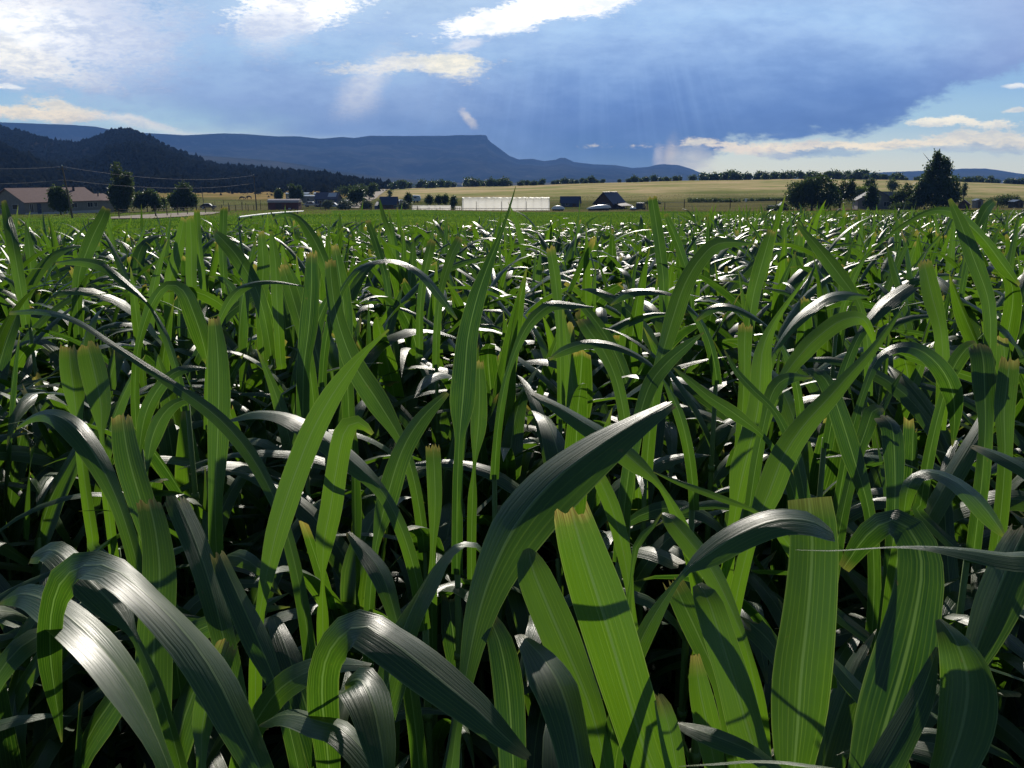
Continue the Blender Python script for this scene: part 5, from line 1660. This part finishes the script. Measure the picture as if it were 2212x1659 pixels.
    ("maize plant with a thin crumpled leaf crossing the shadow-banded blade", [("D", 1.9, 2.05, 0, 20, [(1140, 900, 30), (1042, 800, 32), (970, 720, 26), (918, 628, 5)]), ("D", 2.0, 2.1, 0, 20, [(1095, 920, 40), (1130, 802, 62), (1192, 748, 52), (1298, 746, 7)])]),
    ("maize plant with a slim shaded leaf running down right below the shadow-banded blade", [("D", 1.95, 2.1, 0, 25, [(1100, 1015, 20), (965, 905, 52), (855, 832, 42), (770, 762, 32), (700, 705, 8)])]),
    ("maize plant with a hooped leaf whose crest points at the greenhouse", [("D", 2.7, 2.85, 0, 35, [(-10, 700, 25), (62, 530, 38), (155, 438, 42), (250, 430, 36), (355, 442, 5)])]),
    ("maize plant with a white-crested low hoop at right of centre", [("D", 2.7, 2.8, 0, 42, [(1130, 552, 10), (1042, 482, 32), (940, 440, 38), (860, 450, 36), (795, 500, 8)])]),
    ("maize plant with a shining level leaf under the dark arching leaf", [("D", 3.1, 3.2, 0, 45, [(700, 388, 34), (592, 370, 42), (500, 380, 40), (425, 432, 7)])]),
    ("maize plant with a stiff narrow square-cut blade left of the dark arching leaf", [("D", 3.2, 3.3, 1, 5, [(204, 520, 30), (190, 340, 46), (164, 178, 40)])]),
    ("maize plant with a combed, shredded leaf at far right", [("D", 1.65, 1.75, 1, 40, [(2260, 1180, 60), (2110, 1085, 72), (1990, 1038, 36)]), ("D", 2.15, 2.25, 1, 10, [(2130, 1060, 60), (2126, 890, 82), (2140, 765, 82), (2152, 660, 76)])]),
]


def spline(P, n):
    """Catmull-Rom through rows of P, n samples evenly by arc length"""
    P = np.asarray(P, float)
    E = np.vstack([2 * P[0] - P[1], P, 2 * P[-1] - P[-2]])
    o = []
    for i in range(1, len(E) - 2):
        a, b, c, d = E[i - 1], E[i], E[i + 1], E[i + 2]
        for t in np.linspace(0, 1, 16, endpoint=False):
            o.append(0.5 * ((2 * b) + (-a + c) * t + (2 * a - 5 * b + 4 * c - d) * t ** 2 + (-a + 3 * b - 3 * c + d) * t ** 3))
    o.append(P[-1])
    o = np.array(o)
    arc = np.concatenate([[0], np.cumsum(np.linalg.norm(np.diff(o[:, :3], axis=0), axis=1))])
    u = np.linspace(0, arc[-1], n)
    return np.stack([np.interp(u, arc, o[:, k]) for k in range(o.shape[1])], 1)


NEAR = 0.76
AX = np.array([0, math.cos(PITCH), -math.sin(PITCH)])
UPV = np.array([0, math.sin(PITCH), math.cos(PITCH)])


def hero_leaf(spec, r, tilt_default=25):
    crop, d0, d1, cut, tilt, pts = spec
    ox, oy, sc = OFF[crop]
    m = len(pts)
    rows = []
    for k, (x, y, wd) in enumerate(pts):
        f = k / (m - 1)
        d = (d0 + (d1 - d0) * f) * NEAR
        p = at(ox + x * sc, oy + y * sc, d)
        depth = float(np.dot(p - np.array([0, 0, CAMZ]), AX))
        rows.append(np.concatenate([p, [wd * sc / FPX * depth]]))
    rows = np.array(rows)
    # carry the blade on down to its sheath
    p = rows[0, :3].copy()
    dr = rows[0, :3] - rows[1, :3]
    dr /= np.linalg.norm(dr)
    ext = []
    wd = rows[0, 3]
    hgt = p[2] - float(gz(p[0], p[1]))
    steps = 4
    for k in range(steps):
        dr = dr * 0.6 + np.array([0, 0.05, -1]) * 0.4
        dr /= np.linalg.norm(dr)
        p = p + dr * min(0.07, hgt * 0.18)
        wd = wd * 0.82 + 0.028 * 0.18
        ext.append(np.concatenate([p, [max(wd, 0.02)]]))
    full = np.vstack([ext[::-1], rows])
    sp = spline(full, 34)
    Cc, Wd = sp[:, :3], sp[:, 3]
    T = np.gradient(Cc, axis=0)
    T /= np.linalg.norm(T, axis=1)[:, None]
    vd = Cc - np.array([0, 0, CAMZ])
    vd /= np.linalg.norm(vd, axis=1)[:, None]
    S = np.cross(T, vd)
    S /= np.maximum(np.linalg.norm(S, axis=1)[:, None], 1e-6)
    # blades that lie over lean their upper edge away
    tl = R(75 if tilt >= 46 else min(64, tilt + (18 if tilt >= 28 else 0)))
    S = S + math.tan(tl) * (S @ UPV)[:, None] * vd
    Sn = np.linalg.norm(S, axis=1)[:, None]
    wag = (0.28 * np.sin(np.linspace(0, r.uniform(4, 9), len(S)) + r.uniform(0, 6.28)))[:, None]
    S = S * np.cos(wag) + np.cross(T, S) * np.sin(wag)
    Wd = Wd * np.minimum(np.linalg.norm(S, axis=1), 1.9 if tilt >= 46 else 1.45)
    return Cc, S, Wd, bool(cut), full[0, :3]


def build_heroes():
    r = np.random.default_rng(77)
    roots = []
    for label, leaves in HERO:
        first = None
        e = None
        for spec in leaves:
            Cc, S, Wd, cut, base_p = hero_leaf(spec, r)
            if e is None:
                gx, gy = base_p[0], base_p[1] + 0.02
                g0 = float(gz(gx, gy))
                e = empty("maize_plant", (gx, gy, g0))
                tag(e, label, "maize plant", "maize plants standing out of the crop")
                org = np.array([gx, gy, g0])
                roots.append((gx, gy))
                stalk(e, base_p[2] - g0 + 0.02, 0.012)
                first = base_p
            else:
                # a second blade joins the same stalk by a short collar
                Cc = np.vstack([first[None, :] * 0.75 + Cc[:1] * 0.25, Cc])
                S = np.vstack([S[:1], S])
                Wd = np.concatenate([[0.022], Wd])
                sp = spline(np.hstack([Cc, S, Wd[:, None]]), 34)
                Cc, S, Wd = sp[:, :3], sp[:, 3:6], sp[:, 6]
            tone_h = 0.95 if ("lime" in label or "widest" in label or "bright" in label or "sunlit" in label) else r.uniform(0.0, 0.6)  # brighter tone for sunlit blades: sunlight put into the leaf colour
            V, q, uv, dry, tn = ribbons((Cc - org)[None], S[None], Wd[None], 13, np.array([r.uniform(0.12, 0.3)]), np.array([r.uniform(0.012, 0.04)]),
                                        np.array([float(Wd[-1]) * 0.35 if cut else 0.0]), r, np.array([cut]), np.array([tone_h]))
            one_leaf(e, V, q, uv, dry, tn, 0)
        # lower, shaded blades on the same stalk
        top = max(0.25, first[2] - org[2])
        (V, q, uv, dry, tn), _ = plant_leaves(0, 0, 0, top * 0.75, r, 12, 5, 0.62, 4, 0.1)
        for k in range(len(V)):
            one_leaf(e, V, q, uv, dry, tn, k)
    return np.array(roots)


hero_roots = build_heroes()


def build_crop():
    r = np.random.default_rng(2024)
    # jittered sowing over the visible wedge
    pts = []
    for d0, d1, sp in ((0.68, 7.0, 0.215), (7.0, 18.0, 0.23), (18.0, 24.0, 0.30), (24.0, 46.0, 0.36)):
        ys = np.arange(d0, d1, sp)
        for y in ys:
            xs_ = np.arange(-0.66 * y - 1.0, 0.66 * y + 1.0, sp)
            px_ = xs_ + r.uniform(-0.45, 0.45, len(xs_)) * sp
            py_ = y + r.uniform(-0.45, 0.45, len(xs_)) * sp
            pts.append(np.stack([px_, py_], 1))
    pts = np.concatenate(pts)
    pts = pts[pts[:, 1] < corn_edge(pts[:, 0]) + r.normal(0, 0.3, len(pts))]
    # leave room for the plants already standing
    dd = np.sqrt(((pts[:, None, :] - hero_roots[None]) ** 2).sum(2)).min(1)
    pts = pts[dd > 0.13]
    dist = np.hypot(pts[:, 0], pts[:, 1])
    pts = pts[np.argsort(dist)]
    dist = np.sort(dist)
    n_own = 300 - len(hero_roots)
    own, rest = pts[:n_own], pts[n_own:]

    def stature(y):
        # shorter right in front of the camera, where the traced blades stand above the rest
        return np.interp(y, [0.65, 1.1, 1.9, 3.0, 60], [0.52, 0.68, 0.86, 1.0, 1.0])
    for x, y in own:
        g = float(gz(x, y))
        k = float(stature(y))
        e = empty("maize_plant", (x, y, g))
        lab = "one of the many alike maize plants packed close in the near part of the crop"
        tag(e, lab, "maize plant", "maize plants in the near part of the crop")
        hs_ = r.uniform(0.74, 1.02) * k
        stalk(e, hs_, 0.010, (r.normal(0, 0.03), r.normal(0, 0.03)))
        (V, q, uv, dry, tn), _ = plant_leaves(0, 0, 0, hs_, r, 14, 5, k ** 0.7, 9, 0.26 if y > 2.0 else 0.16)
        for i in range(len(V)):
            one_leaf(e, V, q, uv, dry, tn, i)
    # the rest of the field as one mass
    vs, qs, uvs, ds, ts, off = [], [], [], [], [], 0
    dr = np.hypot(rest[:, 0], rest[:, 1])
    for lo, hi, nseg, na, cnt in ((0, 10, 12, 5, 9), (10, 20, 9, 3, 8), (20, 99, 7, 3, 6)):
        sel = rest[(dr >= lo) & (dr < hi)]
        if not len(sel):
            continue
        z = gz(sel[:, 0], sel[:, 1])
        far = np.interp(sel[:, 1], [20, 40], [1.0, 0.85])
        (V, q, uv, dry, tn), pid = plant_leaves(sel[:, 0], sel[:, 1], z, r.uniform(0.78, 1.10, len(sel)) * far, r, nseg, na, 1.0, cnt, 0.13 if lo else 0.2, 0.006)
        Ln = len(V)
        nv = V.shape[1] * V.shape[2]
        vs.append(V.reshape(-1, 3))
        qs.append((q[None] + (np.arange(Ln) * nv)[:, None, None] + off).reshape(-1, 4))
        uvs.append(uv.reshape(-1, 2))
        ds.append(dry.ravel())
        ts.append(np.ascontiguousarray(tn).ravel())
        off += Ln * nv
    me = mesh_np("maize_crop", np.concatenate(vs), np.concatenate(qs), {"dry": np.concatenate(ds), "tone": np.concatenate(ts)}, np.concatenate(uvs))
    o = link("maize_crop", me, M_LEAF)
    tag(o, "dense mass of maize filling the field beyond the nearest plants", "maize crop", kind="stuff")
    print("maize: own", len(own), "heroes", len(hero_roots), "mass", len(rest), "faces", len(me.polygons))


build_crop()

# ------------------------------------------------------------------ the air
if HAZE_DENSITY > 0:
    m, t = material("haze")
    pv = t.node("ShaderNodeVolumePrincipled")
    pv.inputs["Color"].default_value = (0.21, 0.44, 1.0, 1)
    pv.inputs["Density"].default_value = HAZE_DENSITY
    pv.inputs["Anisotropy"].default_value = 0.0
    t.put(t.out.inputs["Volume"], pv.outputs[0])
    hz = MB().box(-7400, 7400, -7400, 7400, -60, 400).build("haze", m)
    tag(hz, "thin blue haze in the air over the valley", "haze", kind="stuff")
